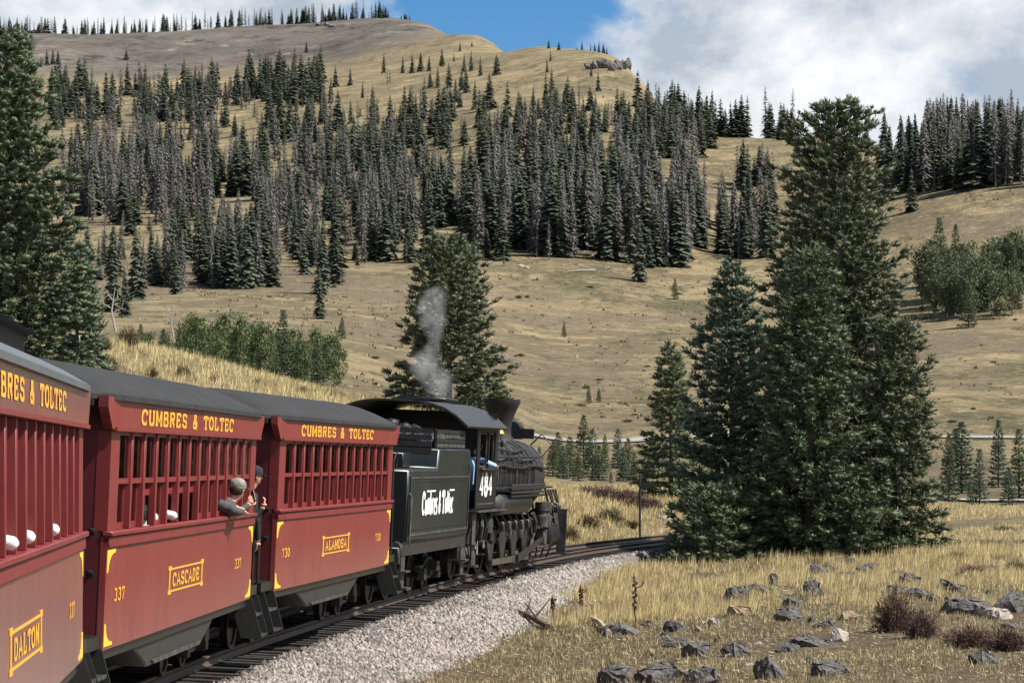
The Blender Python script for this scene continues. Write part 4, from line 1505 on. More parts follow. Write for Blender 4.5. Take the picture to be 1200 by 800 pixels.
    # braces from the smokebox to the deck, drain pipes and boxes crowding the front corner
    for x in (.55, .95):
        MB().tube([(x * .8, 5.3, z0 + .1), (x, 5.75, 1.12)], .028, 6).build('smokebox_brace', M['iron'], root)
    for i in range(5):
        y = 3.7 + i * .33
        MB().tube([(1.15, y, 1.75), (1.22 + .04 * (i % 2), y + .08, 1.45), (1.16, y + .05 * i, 1.2), (1.24, y + .12, .95 - .1 * (i % 3))], .022 + .008 * (i % 2), 6).build('drain_pipe', M['dust'] if i % 2 else M['iron'], root)
        MB().box(1.14, 1.30, y - .08, y + .06, 1.22 + .05 * (i % 3), 1.40 + .05 * (i % 2)).build('valve_box', M['iron'] if i % 2 else M['dust'], root, bevel=.02)
    for i in range(4):
        y = cb + .6 + i * 1.15
        MB().lathe([(0, -.06), (.07, -.06), (.075, .04), (.04, .09), (0, .1)], (.62, y, z0 + .72), 'z', 10).build('washout_cap', M['dust'], root)
    # --- pilot and front end
    MB().box(-1.30, 1.30, 5.55, 5.80, .72, 1.10).build('pilot_beam', K, root, bevel=.02)
    MB().box(1.18, 1.40, 5.30, 5.34, .25, 1.30).build('pilot_step_plate', M['dust'], root)
    MB().box(1.12, 1.45, 5.05, 5.55, .26, .30).build('pilot_step', M['iron'], root)
    pl = MB()
    for i in range(13):
        x = -1.1 + 2.2 * i / 12
        pl.tube([(x, 5.75, .74), (x * .75, 6.35 - .25 * abs(x), .14)], .022, 5)
    pl.box(-1.1, 1.1, 5.78, 5.84, .66, .74)
    pl.build('pilot', M['iron'], root)
    MB().box(-.95, .95, 5.0, 6.0, 1.11, 1.14).build('front_deck', M['iron'], root)
    pt = empty('pilot_truck', (0, 5.0, 0))
    pt.parent = root
    for s in (-1, 1):
        w = link('wheel', WHEEL[0.36], M['iron'], pt)
        w.location = (s * .5, 0, .36)
        if s < 0:
            w.rotation_euler = (0, 0, math.pi)
    MB().tube([(-.7, 0, .36), (.7, 0, .36)], .06, 8).build('axle', M['iron'], pt)
    return root


loco = make_loco(64.05)


def steam():
    """Thin white steam drifting up from behind the cab roof: a soft volume inside a lumpy column."""
    pts = [(526, 470, .16), (521, 460, .22), (512, 446, .32), (501, 433, .36), (499, 420, .30), (507, 407, .13), (511, 394, .15), (507, 381, .28), (502, 368, .30), (506, 354, .26), (511, 342, .2)]
    P = [at3(x, y, 61.5) for x, y, r in pts]
    lo = Vector([min(p[i] for p in P) - .8 for i in range(3)])
    hi = Vector([max(p[i] for p in P) + .8 for i in range(3)])
    lo.z += .45
    me = MB().box(lo.x, hi.x, lo.y, hi.y, lo.z, hi.z).mesh('steam_plume')
    mt = bpy.data.materials.new('steam')
    mt.use_nodes = True
    nt = mt.node_tree
    nt.nodes.clear()
    N = nt.nodes.new
    L = nt.links.new
    out = N('ShaderNodeOutputMaterial')
    pv = N('ShaderNodeVolumePrincipled')
    pv.inputs['Color'].default_value = (0.97, 0.97, 0.98, 1)
    pv.inputs['Anisotropy'].default_value = 0.1
    geo = N('ShaderNodeNewGeometry')

    def mth(op, a, b=None, clamp=False):
        n_ = N('ShaderNodeMath')
        n_.operation = op
        n_.use_clamp = clamp
        for i, v in enumerate((a, b)):
            if v is None:
                continue
            if isinstance(v, (int, float)):
                n_.inputs[i].default_value = v
            else:
                L(v, n_.inputs[i])
        return n_.outputs[0]
    n = N('ShaderNodeTexNoise')
    n.inputs['Scale'].default_value = 2.4
    n.inputs['Detail'].default_value = 5
    n.inputs['Roughness'].default_value = 0.62
    n.inputs['Distortion'].default_value = 0.8
    L(geo.outputs['Position'], n.inputs['Vector'])
    # each puff fades out from its centre; noise frays the column
    tot = None
    for p, (x, y, rr) in zip(P, pts):
        vd = N('ShaderNodeVectorMath')
        vd.operation = 'DISTANCE'
        L(geo.outputs['Position'], vd.inputs[0])
        vd.inputs[1].default_value = p
        q = mth('DIVIDE', vd.outputs['Value'], rr)
        e = mth('POWER', 2.718, mth('MULTIPLY', mth('MULTIPLY', q, q), -1.0))
        tot = e if tot is None else mth('ADD', tot, e)
    dn = mth('SUBTRACT', mth('ADD', mth('MINIMUM', tot, 1.0), mth('MULTIPLY', n.outputs['Fac'], 2.6)), 1.85, True)
    L(mth('MULTIPLY', dn, 1.15), pv.inputs['Density'])
    L(pv.outputs[0], out.inputs['Volume'])
    o = link('steam_plume', me, mt, kind='stuff')
    o['label'] = 'thin white steam drifting up above the locomotive cab'


def at3(x, y, d):
    return Vector(((x - 600) / F * d, d, CH + (HY - y) / F * d))


steam()


# ------------------------------------------------------------------ trees
def spruce_meshes(seed, h, rad, shape=0.85, gap=0.30, nb=9, tuft=0.13, width=0.034, tri=3, skirt=0.3, bumpy=0.25, spk=14, bs=1.0, step=0.30):
    """One spruce: whorls of drooping limbs, each a string of flattened boughs bristling with needle shoots."""
    r = np.random.default_rng(seed)
    C, D, RB = [], [], []
    z = skirt
    ph = r.uniform(0, 6.28)
    lob = r.uniform(0, 6.28, 4)
    while z < h * 0.985:
        t = z / h
        prof = rad * ((1 - t) ** shape) * (0.82 + 0.18 * min(1, (t + .02) / .12)) + 0.07
        k = max(4, int(nb * (0.55 + 0.6 * (1 - t)) + r.uniform(-.5, .5)))
        ph += 2.4
        for i in range(k):
            az = ph + 6.283 * i / k + r.normal(0, .18)
            bump = 1 + bumpy * (math.sin(2 * az + lob[0] + z * .9) * .45 + math.sin(3 * az + lob[1] - z * 1.7) * .35 + r.normal(0, .40))
            Lb = max(.10, prof * bump)
            up = 0.85 * t ** 2 + 0.05 - 0.38 * (1 - t) ** 2 + r.normal(0, .08)
            dx, dy = math.cos(az), math.sin(az)
            nbq = max(1, int(round(Lb * .72 / (step * bs))) + 1)
            for q in range(nbq):
                f = 1.0 - q * (step * bs) / max(Lb, .01) - r.uniform(0, .06)
                if f < .22 and q:
                    break
                f = max(f, .3)
                rr = f * Lb
                zc = z + rr * up - .08 * Lb * math.sin(f * math.pi) + .13 * Lb * f ** 3
                w = rr * 6.283 / k                      # room to the next limb
                nl = 1 if w < .42 * bs else 2
                for j in range(nl):
                    off = 0 if nl == 1 else (j - .5) * w * .5
                    C.append((dx * rr - dy * off, dy * rr + dx * off, zc + r.normal(0, .035)))
                    a2 = az + (0 if nl == 1 else (j - .5) * .7) + r.normal(0, .2)
                    D.append((math.cos(a2), math.sin(a2), up * .6 + .18 + r.normal(0, .12)))
                    RB.append((.150 + .05 * min(Lb, 1.6) * f) * bs * r.uniform(.75, 1.2))
        z += gap * (0.50 + 0.6 * (1 - t)) * r.uniform(.85, 1.15)
    C = np.array(C)
    D = np.array(D)
    D /= np.linalg.norm(D, axis=1, keepdims=True)
    RB = np.array(RB)
    # small leader shoots at the very top
    n = len(C)
    up = np.tile([0, 0, 1.0], (n, 1))
    Sd = np.cross(D, up)
    Sd /= np.linalg.norm(Sd, axis=1, keepdims=True)
    U = np.cross(Sd, D)
    # bough cores: lumpy, flattened, longest along the limb
    J = ICO_V[None] * (1 + r.uniform(-.28, .28, (n, 12, 1)))
    core = C[:, None] + (J[..., 0:1] * D[:, None] * 1.15 + J[..., 1:2] * Sd[:, None] * .85 + J[..., 2:3] * U[:, None] * .50) * RB[:, None, None] * .62
    T1 = (ICO_F[None] + 12 * np.arange(n)[:, None, None]).reshape(-1, 3)
    tc = np.repeat(np.clip(r.normal(.22, .14, n), 0, 1), 12)
    # needle shoots bristling out of each bough
    m = n * spk
    e = r.normal(0, 1, (m, 3))
    e /= np.linalg.norm(e, axis=1, keepdims=True)
    Dr, Sr, Ur, Rr = (np.repeat(q, spk, 0) for q in (D, Sd, U, RB))
    B = np.repeat(C, spk, 0) + (e[:, :1] * Dr * 1.10 + e[:, 1:2] * Sr * .85 + e[:, 2:] * Ur * .50) * Rr[:, None] * .66
    dv = e[:, :1] * Dr * .8 + e[:, 1:2] * Sr * .8 + e[:, 2:] * Ur * .55 + Dr * .55 + np.array([0, 0, .22])
    B = np.repeat(B, tri, 0)
    dv = np.repeat(dv, tri, 0) + r.normal(0, .30, (m * tri, 3))
    dv /= np.linalg.norm(dv, axis=1, keepdims=True)
    sd = np.cross(dv, r.normal(0, 1, (m * tri, 3)))
    sd /= np.linalg.norm(sd, axis=1, keepdims=True)
    ln = tuft * r.uniform(.6, 1.25, (m * tri, 1))
    wd = width * r.uniform(.7, 1.3, (m * tri, 1))
    V2 = np.stack([B - sd * wd * .5, B + sd * wd * .5, B + dv * ln], 1).reshape(-1, 3)
    T2 = np.arange(len(V2)).reshape(-1, 3) + n * 12
    t2 = np.repeat(np.clip(np.repeat(r.normal(.48, .22, n), spk * tri) + r.normal(0, .18, m * tri), 0, 1), 3)
    crown = tri_mesh('crown', np.concatenate([core.reshape(-1, 3), V2]), np.concatenate([T1, T2]), np.concatenate([tc, t2]))
    tb = MB()
    tb.tube([(0, 0, -.4), (0.02, 0, h * .3), (0, 0, h * .6), (0, 0, h * .99)], [h * .018, h * .014, h * .008, .01], 8)
    for q in range(14):
        zz = h * (.08 + .75 * q / 14)
        az = q * 2.4
        l_ = rad * (1 - zz / h) * .8
        tb.tube([(0, 0, zz), (l_ * math.cos(az), l_ * math.sin(az), zz - .05 * l_)], [.03, .012], 5)
    return crown, tb.mesh('trunk')


def plant(name, meshes, cmat, tmat, loc, label, cat, group=None, rot=0.0, scale=1.0, sxy=1.0):
    root = empty(name, loc, (0, 0, rot))
    root.scale = (scale * sxy, scale * sxy, scale)
    tag(root, label, cat, group)
    link('crown', meshes[0], cmat, root)
    link('trunk', meshes[1], tmat, root)
    if not meshes[0].materials:
        meshes[0].materials.append(cmat)
    return root


def near_spruce(x, ytop, ybase, d, rpx, seed, label, m='needle', **kw):
    X = (x - 600) / F * d
    g = on_ground(X, d)
    h = CH + (HY - ytop) / F * d - g.z
    me = spruce_meshes(seed, h, rpx / F * d, **kw)
    return plant('spruce_tree', me, M[m], M['bark'], g - Vector((0, 0, .05)), label, 'tree')


near_spruce(978, 122, 655, 84.0, 108, 21, 'tallest dark spruce in the clump beside the boulders', 'needle_olive', shape=.54, gap=.29, skirt=.4, bumpy=.36)
near_spruce(948, 292, 655, 79.5, 100, 22, 'broad green spruce standing before the tallest spruce of the clump', 'needle', shape=.78, gap=.30, bumpy=.28)
near_spruce(858, 308, 660, 81.5, 72, 23, 'pale tipped blue green spruce nearest the track in the clump', 'needle_blue', shape=.74, gap=.32, bumpy=.36)
near_spruce(1050, 376, 662, 80.5, 58, 24, 'lower bushy spruce on the boulder side of the clump', 'needle_olive', shape=.58, gap=.30, bumpy=.36)
near_spruce(832, 578, 672, 78.0, 54, 25, 'low young spruce spreading at the foot of the clump', 'needle', shape=.55, gap=.26, skirt=.06, bumpy=.36)
near_spruce(1000, 590, 668, 78.5, 58, 29, 'short dense spruce at the foot of the clump behind the dark boulders', 'needle', shape=.5, gap=.26, skirt=.06, bumpy=.36)
near_spruce(786, 405, 600, 112.0, 42, 26, 'slender spruce by the bend of the track before the valley road', 'needle', shape=.78, gap=.34, nb=8, skirt=.2, bumpy=.28)
near_spruce(526, 282, 480, 103.0, 74, 27, 'full spruce rising behind the locomotive cab', 'needle_olive', shape=.60, gap=.29, nb=10, bumpy=.30, bs=1.05)
near_spruce(0, 40, 470, 60.0, 116, 28, 'large spruce towering over the roof of the DALTON coach', 'needle', shape=.56, gap=.22, nb=12, bumpy=.24, tuft=.09, width=.026, bs=.82, spk=12)
near_spruce(90, 288, 470, 66.0, 38, 30, 'smaller pale spruce beside the large spruce over the coach roofs', 'needle_blue', shape=.62, gap=.24, nb=9, bumpy=.35, tuft=.10, width=.03, bs=.85)
print('near spruces done')

# ---- middle-distance spruces
MID = [spruce_meshes(100 + i, 8.0, r_, shape=.85, gap=.48, nb=8, tuft=.22, width=.08, tri=2, skirt=.3, bumpy=.25, spk=6, bs=1.5) for i, r_ in enumerate((1.15, 1.5, 1.35))]


def mid_spruce(x, ytop, ybase, d, label, i, m='needle', group=None, sxy=1.0):
    g = at_px(x, ybase) if d is None else on_ground((x - 600) / F * d, d)
    h = CH + (HY - ytop) / F * g.y - g.z
    key = (i % 3, m)
    if key not in MIDC:
        c = MID[i % 3][0].copy()
        c.materials.clear()
        c.materials.append(M[m])
        MIDC[key] = c
    sc = max(.08, h / 8.0)
    return plant('spruce_tree', (MIDC[key], MID[i % 3][1]), M[m], M['bark'], g - Vector((0, 0, .1)), label, 'tree', group, i * 1.9, sc, sxy)


MIDC = {}
lab = 'small dark spruce in the row between the locomotive and the valley road'
for i, (x, yt, d, sx) in enumerate([(632, 522, 215, 1.3), (654, 505, 230, 1.3), (702, 520, 190, 1.3), (730, 522, 190, 1.3), (765, 515, 210, 1.3), (648, 515, 205, 1.2), (660, 520, 190, 1.1), (668, 510, 215, 1.2), (684, 484, 240, 1.0), (694, 500, 210, 1.25), (709, 508, 230, .75), (716, 548, 180, .9), (724, 500, 235, 1.1), (736, 512, 215, 1.1), (744, 528, 200, 1.2), (756, 530, 190, 1.2), (678, 530, 185, 1.2)]):
    mid_spruce(x, yt, None, d, lab, i, 'needle' if i % 3 else 'needle_blue', 'valley spruces behind the locomotive', sx)
lab = 'dark spruce standing beside the pale valley roads below the open hillside'
for i, (x, yt, d, sx) in enumerate([(1127, 493, 215, 1.25), (1120, 500, 222, 1.1), (1148, 524, 178, 1.0), (1137, 560, 170, .8), (1170, 490, 225, .8), (1194, 500, 205, 1.0), (1182, 545, 172, 1.15), (1112, 505, 190, .8), (1225, 500, 190, 1.0)]):
    mid_spruce(x, yt, None, d, lab, i + 1, 'needle' if i % 2 else 'needle_blue', 'spruces by the valley roads', sx)
for i, (x, yt, d, l_) in enumerate([(332, 361, 215, 'dark pointed spruce rising out of the green aspen grove'), (248, 380, 235, 'short dark spruce within the aspen grove above the coach roofs'), (210, 388, 195, 'small dark spruce at the edge of the aspen grove'), (275, 384, 190, 'bushy dark spruce in front of the aspen grove'), (372, 396, 195, 'low dark spruce at the downhill end of the aspen grove')]):
    mid_spruce(x, yt, None, d, l_, i, 'needle')
for i, (x, yt, yb) in enumerate([(1090, 300, 352), (1112, 292, 362), (1128, 285, 350), (1152, 290, 366), (1164, 278, 340), (1188, 290, 362)]):
    mid_spruce(x, yt, yb, None, 'dark narrow spruce growing in among the hillside aspens', i, 'needle', 'spruces among the hillside aspens', .8)
for i, (x, yt, d) in enumerate([(165, 378, 215), (192, 384, 205), (232, 376, 230), (296, 378, 225), (318, 386, 200), (352, 388, 215)]):
    mid_spruce(x, yt, None, d, 'small dark conifer mixed in the green aspen grove', i, 'needle', 'conifers mixed in the aspen grove', .9)
mid_spruce(1101, 254, 335, None, 'pointed dark spruce above the aspen stand on the open slope', 0)
mid_spruce(1135, 330, 384, None, 'small spruce at the lower edge of the aspen stand on the slope', 1)
mid_spruce(1120, 262, 335, None, 'thin spruce behind the aspen stand on the open slope', 2, sxy=.7)
mid_spruce(1172, 283, 345, None, 'slim spruce on the uphill side of the aspen stand', 0, sxy=.7)
for x, yt, yb, l_ in [(791, 326, 351, 'tiny lone spruce on the grass below the wooded slope'), (661, 377, 395, 'tiny lone spruce in the middle of the open grass slope'),
                      (401, 371, 397, 'tiny lone spruce on the grass above the aspen grove'), (702, 454, 471, 'tiny spruce low on the open slope above the road'),
                      (690, 452, 472, 'scrubby dark spruce low on the open slope above the road')]:
    mid_spruce(x, yt, yb, None, l_, 1)


# ---- aspens
def aspen_meshes(seed, h=6.0, r_=1.1):
    r = np.random.default_rng(seed)
    tb = MB()
    bend = r.normal(0, .12, 2)
    tb.tube([(0, 0, -.3), (bend[0] * .4, bend[1] * .4, h * .4), (bend[0], bend[1], h * .92)], [.085, .06, .015], 6)
    n = 2100
    V, tint = [], []
    k = 30
    cz = h * (.12 + .84 * r.random(k))
    az = r.uniform(0, 6.28, k)
    rr = r_ * np.sqrt(r.random(k)) * np.clip(1.25 - np.abs(cz / h - .55) * 1.6, .25, 1)
    for i in range(k):
        c = np.array([rr[i] * math.cos(az[i]), rr[i] * math.sin(az[i]), cz[i]])
        if i % 3 == 0:
            tb.tube([(0, 0, cz[i] - .5), tuple(c)], [.025, .01], 4)
        m = n // k
        p = c + r.normal(0, 1, (m, 3)) * np.array([.34, .34, .30])
        a = r.normal(0, 1, (m, 3))
        a /= np.linalg.norm(a, axis=1, keepdims=True)
        b = np.cross(a, r.normal(0, 1, (m, 3)))
        b /= np.linalg.norm(b, axis=1, keepdims=True)
        s = r.uniform(.08, .16, (m, 1))
        V.append(np.stack([p - a * s, p + b * s * .8, p + a * s, p - b * s * .8], 1))
        tint.append(np.repeat(np.clip(r.normal(.45, .3, m), 0, 1), 4))
    V = np.concatenate(V).reshape(-1, 3)
    return tri_mesh('crown', V, np.arange(len(V)).reshape(-1, 4), np.concatenate(tint)), tb.mesh('trunk')


ASP = [aspen_meshes(200 + i, 6.0, .95 + .2 * i) for i in range(4)]
r = np.random.default_rng(9)
for i in range(36):
    x = 150 + 250 * (i + r.uniform(.1, .9)) / 36
    d = r.uniform(190, 250)
    X = (x - 600) / F * d
    g = on_ground(X, d)
    ytop = np.interp(x, [150, 180, 215, 260, 300, 350, 400], [402, 392, 376, 368, 374, 382, 394]) + r.uniform(-6, 20)
    h = CH + (HY - ytop) / F * d - g.z
    plant('aspen_tree', ASP[i % 4], M['aspen_leaf'], M['aspen_bark'], g, 'leafy green aspen in the grove behind the grassy bank', 'tree', 'aspens in the grove behind the bank', i * 2.1, max(.3, h / 6.0), .80)
ASPG = []
for q in ASP:
    c_ = q[0].copy()
    c_.materials.clear()
    c_.materials.append(M['aspen_grey'])
    ASPG.append((c_, q[1]))
for i in range(26):
    x = 1080 + 122 * ((i * 7) % 26 + r.uniform(.1, .9)) / 26
    g = at_px(x, r.uniform(338, 374))
    ht = g.y / F * r.uniform(48, 74)
    plant('aspen_tree', ASPG[i % 4], M['aspen_grey'], M['aspen_bark'], g, 'grey green aspen in the stand on the open hillside', 'tree', 'aspens in the stand on the hillside', i * 2.1, ht / 6.0, .95)


# ---- hillside conifers: living and beetle-killed
def far_spruce(seed, rad, levels, nb, dead=False):
    r = np.random.default_rng(seed)
    V, T, tint = [], [], []
    ph = 0
    for l_ in range(levels):
        t = (l_ + r.uniform(-.3, .3)) / levels
        z = (.10 if dead else .03) + .95 * max(0, t)
        R_ = rad * max(0.03, (1 - t)) ** (.75 if not dead else .6) * (.85 if not dead else .8)
        ph += 2.4
        for k in range(nb):
            if dead and r.random() < .15:
                continue
            az = ph + 6.283 * k / nb + r.normal(0, .3)
            L_ = R_ * r.uniform(.6, 1.25) + .008
            dr = -.45 * L_ if not dead else r.uniform(-.8, .1) * L_
            w = ((.55 if levels > 25 else .75) * L_ + .008) if not dead else ((.22 if levels > 30 else .34) * L_ + .006)
            dx, dy = math.cos(az), math.sin(az)
            z1 = z + r.normal(0, .008)
            o = len(V)
            V += [(dx * .003, dy * .003, z1 + .012), (dx * L_ * .6 - dy * w * .5, dy * L_ * .6 + dx * w * .5, z1 + dr * .6),
                  (dx * L_, dy * L_, z1 + dr), (dx * L_ * .6 + dy * w * .5, dy * L_ * .6 - dx * w * .5, z1 + dr * .6)]
            T.append((o, o + 1, o + 2, o + 3))
            tint += [float(np.clip(r.normal(.45, .3), 0, 1))] * 4
    V = np.array(V)
    T = np.array(T)
    # trunk as a thin tapering five-sided stem
    a = np.arange(5) * 1.2566
    tr = .013 if dead else .011
    B = np.stack([np.cos(a) * tr, np.sin(a) * tr, np.full(5, -.03)], -1)
    Tp = np.stack([np.cos(a) * .002, np.sin(a) * .002, np.full(5, 1.0)], -1)
    TV = np.concatenate([B, Tp])
    TF = np.array([(i, (i + 1) % 5, 5 + (i + 1) % 5, 5 + i) for i in range(5)])
    return V, T, np.array(tint), TV, TF


LIVE = [far_spruce(300 + i, rr, 36, 9) for i, rr in enumerate((.17, .19, .22, .18, .26, .155, .20, .14))]
DEAD = [far_spruce(330 + i, rr, 46, 8, True) for i, rr in enumerate((.135, .12, .15, .11, .14))]


def far_mesh(p, name, foliage, trunk):
    V, T, ti, TV, TF = p
    me = tri_mesh(name, np.concatenate([V, TV]), np.concatenate([T, TF + len(V)]), np.concatenate([ti, np.full(len(TV), .8)]))
    me.materials.append(foliage)
    me.materials.append(trunk)
    mi = np.zeros(len(T) + len(TF), dtype=np.int32)
    mi[len(T):] = 1
    me.polygons.foreach_set('material_index', mi)
    return me


LIVE_LOW = [far_spruce(360 + i, rr, 24, 6) for i, rr in enumerate((.18, .20, .23, .17, .25))]
DEAD_LOW = [far_spruce(380 + i, rr, 28, 6, True) for i, rr in enumerate((.14, .125, .155, .115, .145))]
LIVE_ME = [far_mesh(p, 'hillside_spruce', M['hill_spruce'], M['bark']) for p in LIVE]
DEAD_ME = [far_mesh(p, 'dead_spruce', M['hill_dead'], M['dead_trunk']) for p in DEAD]

forest = []          # (x px, base y px, height px, dead?)
r = np.random.default_rng(41)


def stand(xs, ys, n, dead, hm=(11, 18), slope=0.0, zone='belt'):
    k = 0
    while k < int(n * 1.32):
        x = r.uniform(*xs)
        y = r.uniform(*ys) + slope * (x - xs[0])
        # trees gather in clumps and leave grassy openings
        if float(fbm(np.array(x / 34.0), np.array(y / 20.0), 2)) + r.uniform(-.45, .45) < -.14:
            continue
        k += 1
        hh = hm[0] * .42 + (hm[1] * .96 - hm[0] * .42) * r.random() ** .75
        forest.append((x, y, hh, r.random() < dead * .95, zone))


# wooded belts, front edges and clearings as they lie on the slope
stand((60, 250), (106, 144), 96, .22, (13, 20), zone='high')
stand((285, 400), (96, 124), 54, .12, (13, 19), zone='high')
stand((250, 290), (112, 134), 11, .4, (12, 18), zone='high')
stand((72, 250), (188, 264), 165, .80, (13, 21), zone='grey')
stand((88, 250), (146, 188), 40, .70, (12, 18), zone='grey')
stand((250, 400), (142, 172), 32, .40, (11, 17), zone='grey')
stand((250, 410), (185, 238), 78, .5, (12, 18), zone='grey')
stand((190, 330), (284, 338), 60, .45, (9, 15), zone='low')
stand((300, 430), (246, 316), 66, .62, (11, 17), zone='low')
stand((100, 185), (300, 345), 14, .5, (7, 12), zone='low')
stand((400, 470), (146, 200), 38, .35, (10, 16))
stand((470, 545), (136, 176), 30, .25, (10, 16))
stand((420, 545), (200, 300), 100, .52, (12, 18))
stand((540, 705), (226, 306), 160, .52, (13, 21))
stand((560, 760), (124, 160), 50, .20, (9, 14))
stand((560, 770), (160, 215), 84, .42, (10, 16))
stand((690, 815), (210, 316), 100, .62, (12, 20))
stand((800, 905), (262, 304), 54, .5, (11, 18))
stand((752, 835), (136, 186), 54, .22, (10, 15))
stand((760, 940), (140, 158), 46, .10, (13, 17), zone='saddle')
stand((838, 912), (208, 218), 9, .30, (8, 12), zone='saddle')
stand((1035, 1085), (200, 228), 22, .45, (12, 18), zone='right')
stand((1080, 1215), (192, 226), 96, .62, (13, 20), -.06, zone='right')
stand((1085, 1230), (172, 196), 56, .40, (11, 17), -.08, zone='right')
stand((60, 560), (92, 300), 60, .3, (6, 12), zone='belt')
stand((560, 800), (96, 300), 34, .3, (6, 12), zone='belt')
stand((180, 620), (300, 322), 22, .25, (4, 9), zone='low')
# single trees that stand apart
lone = [(450, 86, 24), (472, 86, 20), (483, 86, 23), (493, 84, 24), (503, 84, 20), (518, 78, 22), (532, 73, 11), (544, 84, 22), (552, 84, 25), (563, 89, 24), (582, 88, 25), (504, 103, 20), (513, 103, 26),
        (541, 106, 28), (546, 109, 31), (534, 120, 28), (425, 115, 20), (539, 60, 12), (553, 55, 6), (645, 72, 13), (641, 85, 16), (693, 90, 13), (701, 107, 24), (359, 62, 15), (148, 71, 14),
        (55, 77, 20), (62, 76, 20), (68, 76, 18), (48, 79, 14), (375, 374, 62), (376, 345, 92), (394, 333, 62), (131, 366, 104), (160, 352, 90), (146, 372, 60), (184, 335, 52), (206, 345, 60), (290, 338, 95), (270, 336, 80),
        (625, 123, 20), (631, 138, 24), (639, 130, 20), (650, 124, 20), (662, 134, 26), (435, 305, 70), (451, 306, 66), (478, 304, 70), (1068, 248, 52), (1075, 226, 54), (1058, 226, 48), (411, 145, 30), (402, 165, 40), (422, 137, 12), (481, 137, 14), (328, 138, 32), (329, 100, 0),
        (1015, 150, 34), (1063, 153, 30), (1069, 154, 34), (1076, 155, 22), (1034, 150, 13), (870, 222, 60), (884, 216, 34), (898, 215, 40), (768, 312, 70), (750, 330, 76), (1042, 236, 40)]
solo = [(a, b, c) for a, b, c in lone if c > 0]
crest = []
r3 = np.random.default_rng(77)
for x in np.concatenate([r3.uniform(-10, 455, 190), r3.uniform(455, 487, 9)]):
    yb = np.interp(x, [0, 130, 260, 390, 455, 487], [27, 29, 22, 19, 17, 24])
    crest.append((x, yb, r3.uniform(9, 23) if x < 455 else r3.uniform(5, 13), r3.random() < .45))
knob = [(643, 54, 11, 0), (655, 56, 11, 0), (682, 56, 12, 0), (692, 56, 8, 0), (697, 56, 10, 0), (702, 57, 13, 0), (707, 58, 12, 0), (711, 60, 9, 0), (676, 56, 4, 0)]

items = []
for x, y, hm, dd_, zn in forest:
    g = at_px(x, y)
    items.append((g, hm * np.interp(g.y, [400, 900, 1400], [.92, .92, 1.0]), dd_, zn))
for x, y, hp in solo:
    g = at_px(x, y)
    items.append((g, hp / F * g.y, False, 'open' if y < 130 else 'edge'))
for x, y, hp, dd_ in crest:
    d = 1788 + r3.uniform(-6, 3) if x < 455 else np.interp(x, [455, 487], [1788, 1765])
    g = on_ground((x - 600) / F * d, d)
    items.append((g, hp / F * d, dd_, 'rim'))
for x, y, hp, dd_ in knob:
    g = at_px(x, y + 3)
    items.append((g, hp / F * g.y, False, 'knob'))

LBL = {}
for zn, where in (('high', 'in the highest wooded belt below the bare scarp'), ('grey', 'in the greyish wood below the highest belt'), ('low', 'in the lowest wood above the aspen grove'),
                  ('belt', 'in the broad wood across the middle of the mountainside'), ('saddle', 'on the grassy saddle behind the spruce clump'), ('right', 'in the tall wood uphill of the hillside aspen stand'),
                  ('rim', 'on the flat mountain rim against the sky'), ('knob', 'above the rocky crag at the end of the ridge'),
                  ('open', 'standing apart on the high open grass slope'), ('edge', 'standing at the open front edge of the wood')):
    LBL[(zn, False)] = ('hillside_spruce', 'dark green spruce ' + where, 'living spruces ' + where)
    LBL[(zn, True)] = ('dead_spruce', 'bare grey dead spruce ' + where, 'dead spruces ' + where)
rest = {False: [], True: []}
for dd_ in (False, True):
    its = sorted([q for q in items if q[2] == dd_], key=lambda q: -q[1] / q[0].y)
    for i, (g, h, _, zone) in enumerate(its):
        if i >= 300:
            rest[dd_].append((g, h))
            continue
        nm, lb, gr = LBL[(zone, dd_)]
        me = (DEAD_ME if dd_ else LIVE_ME)[i % (5 if dd_ else 8)]
        o = link(nm, me)
        o.location = g
        o.rotation_euler = (r.normal(0, .015), r.normal(0, .02 if not dd_ else .03), r.uniform(0, 6.28))
        sx = h * r.uniform(.95, 1.4)
        o.scale = (sx, sx, h)
        tag(o, lb, 'tree', gr)
for dd_ in (False, True):
    VV, TT, ti, off = [], [], [], 0
    for i, (g, h) in enumerate(rest[dd_]):
        p = (DEAD_LOW if dd_ else LIVE_LOW)[i % 5]
        V = np.concatenate([p[0], p[3]])
        T = np.concatenate([p[1], p[4] + len(p[0])])
        a = r.uniform(0, 6.28)
        ca, sa = math.cos(a), math.sin(a)
        sx = h * r.uniform(.95, 1.4)
        VV.append(np.stack([(V[:, 0] * ca - V[:, 1] * sa) * sx + g.x, (V[:, 0] * sa + V[:, 1] * ca) * sx + g.y, V[:, 2] * h + g.z], -1))
        TT.append(T + off)
        ti.append(np.concatenate([p[2], np.full(len(p[3]), .8)]))
        off += len(V)
    if VV:
        nm = 'dead_forest' if dd_ else 'spruce_forest'
        me = tri_mesh(nm, np.concatenate(VV), np.concatenate(TT), np.concatenate(ti))
        o = link(nm, me, M['hill_dead' if dd_ else 'hill_spruce'], kind='stuff')
        o['label'] = 'far grey dead spruce wood on the mountainside' if dd_ else 'far dark spruce wood on the mountainside'
print('forest', len(items), len(rest[False]), len(rest[True]))


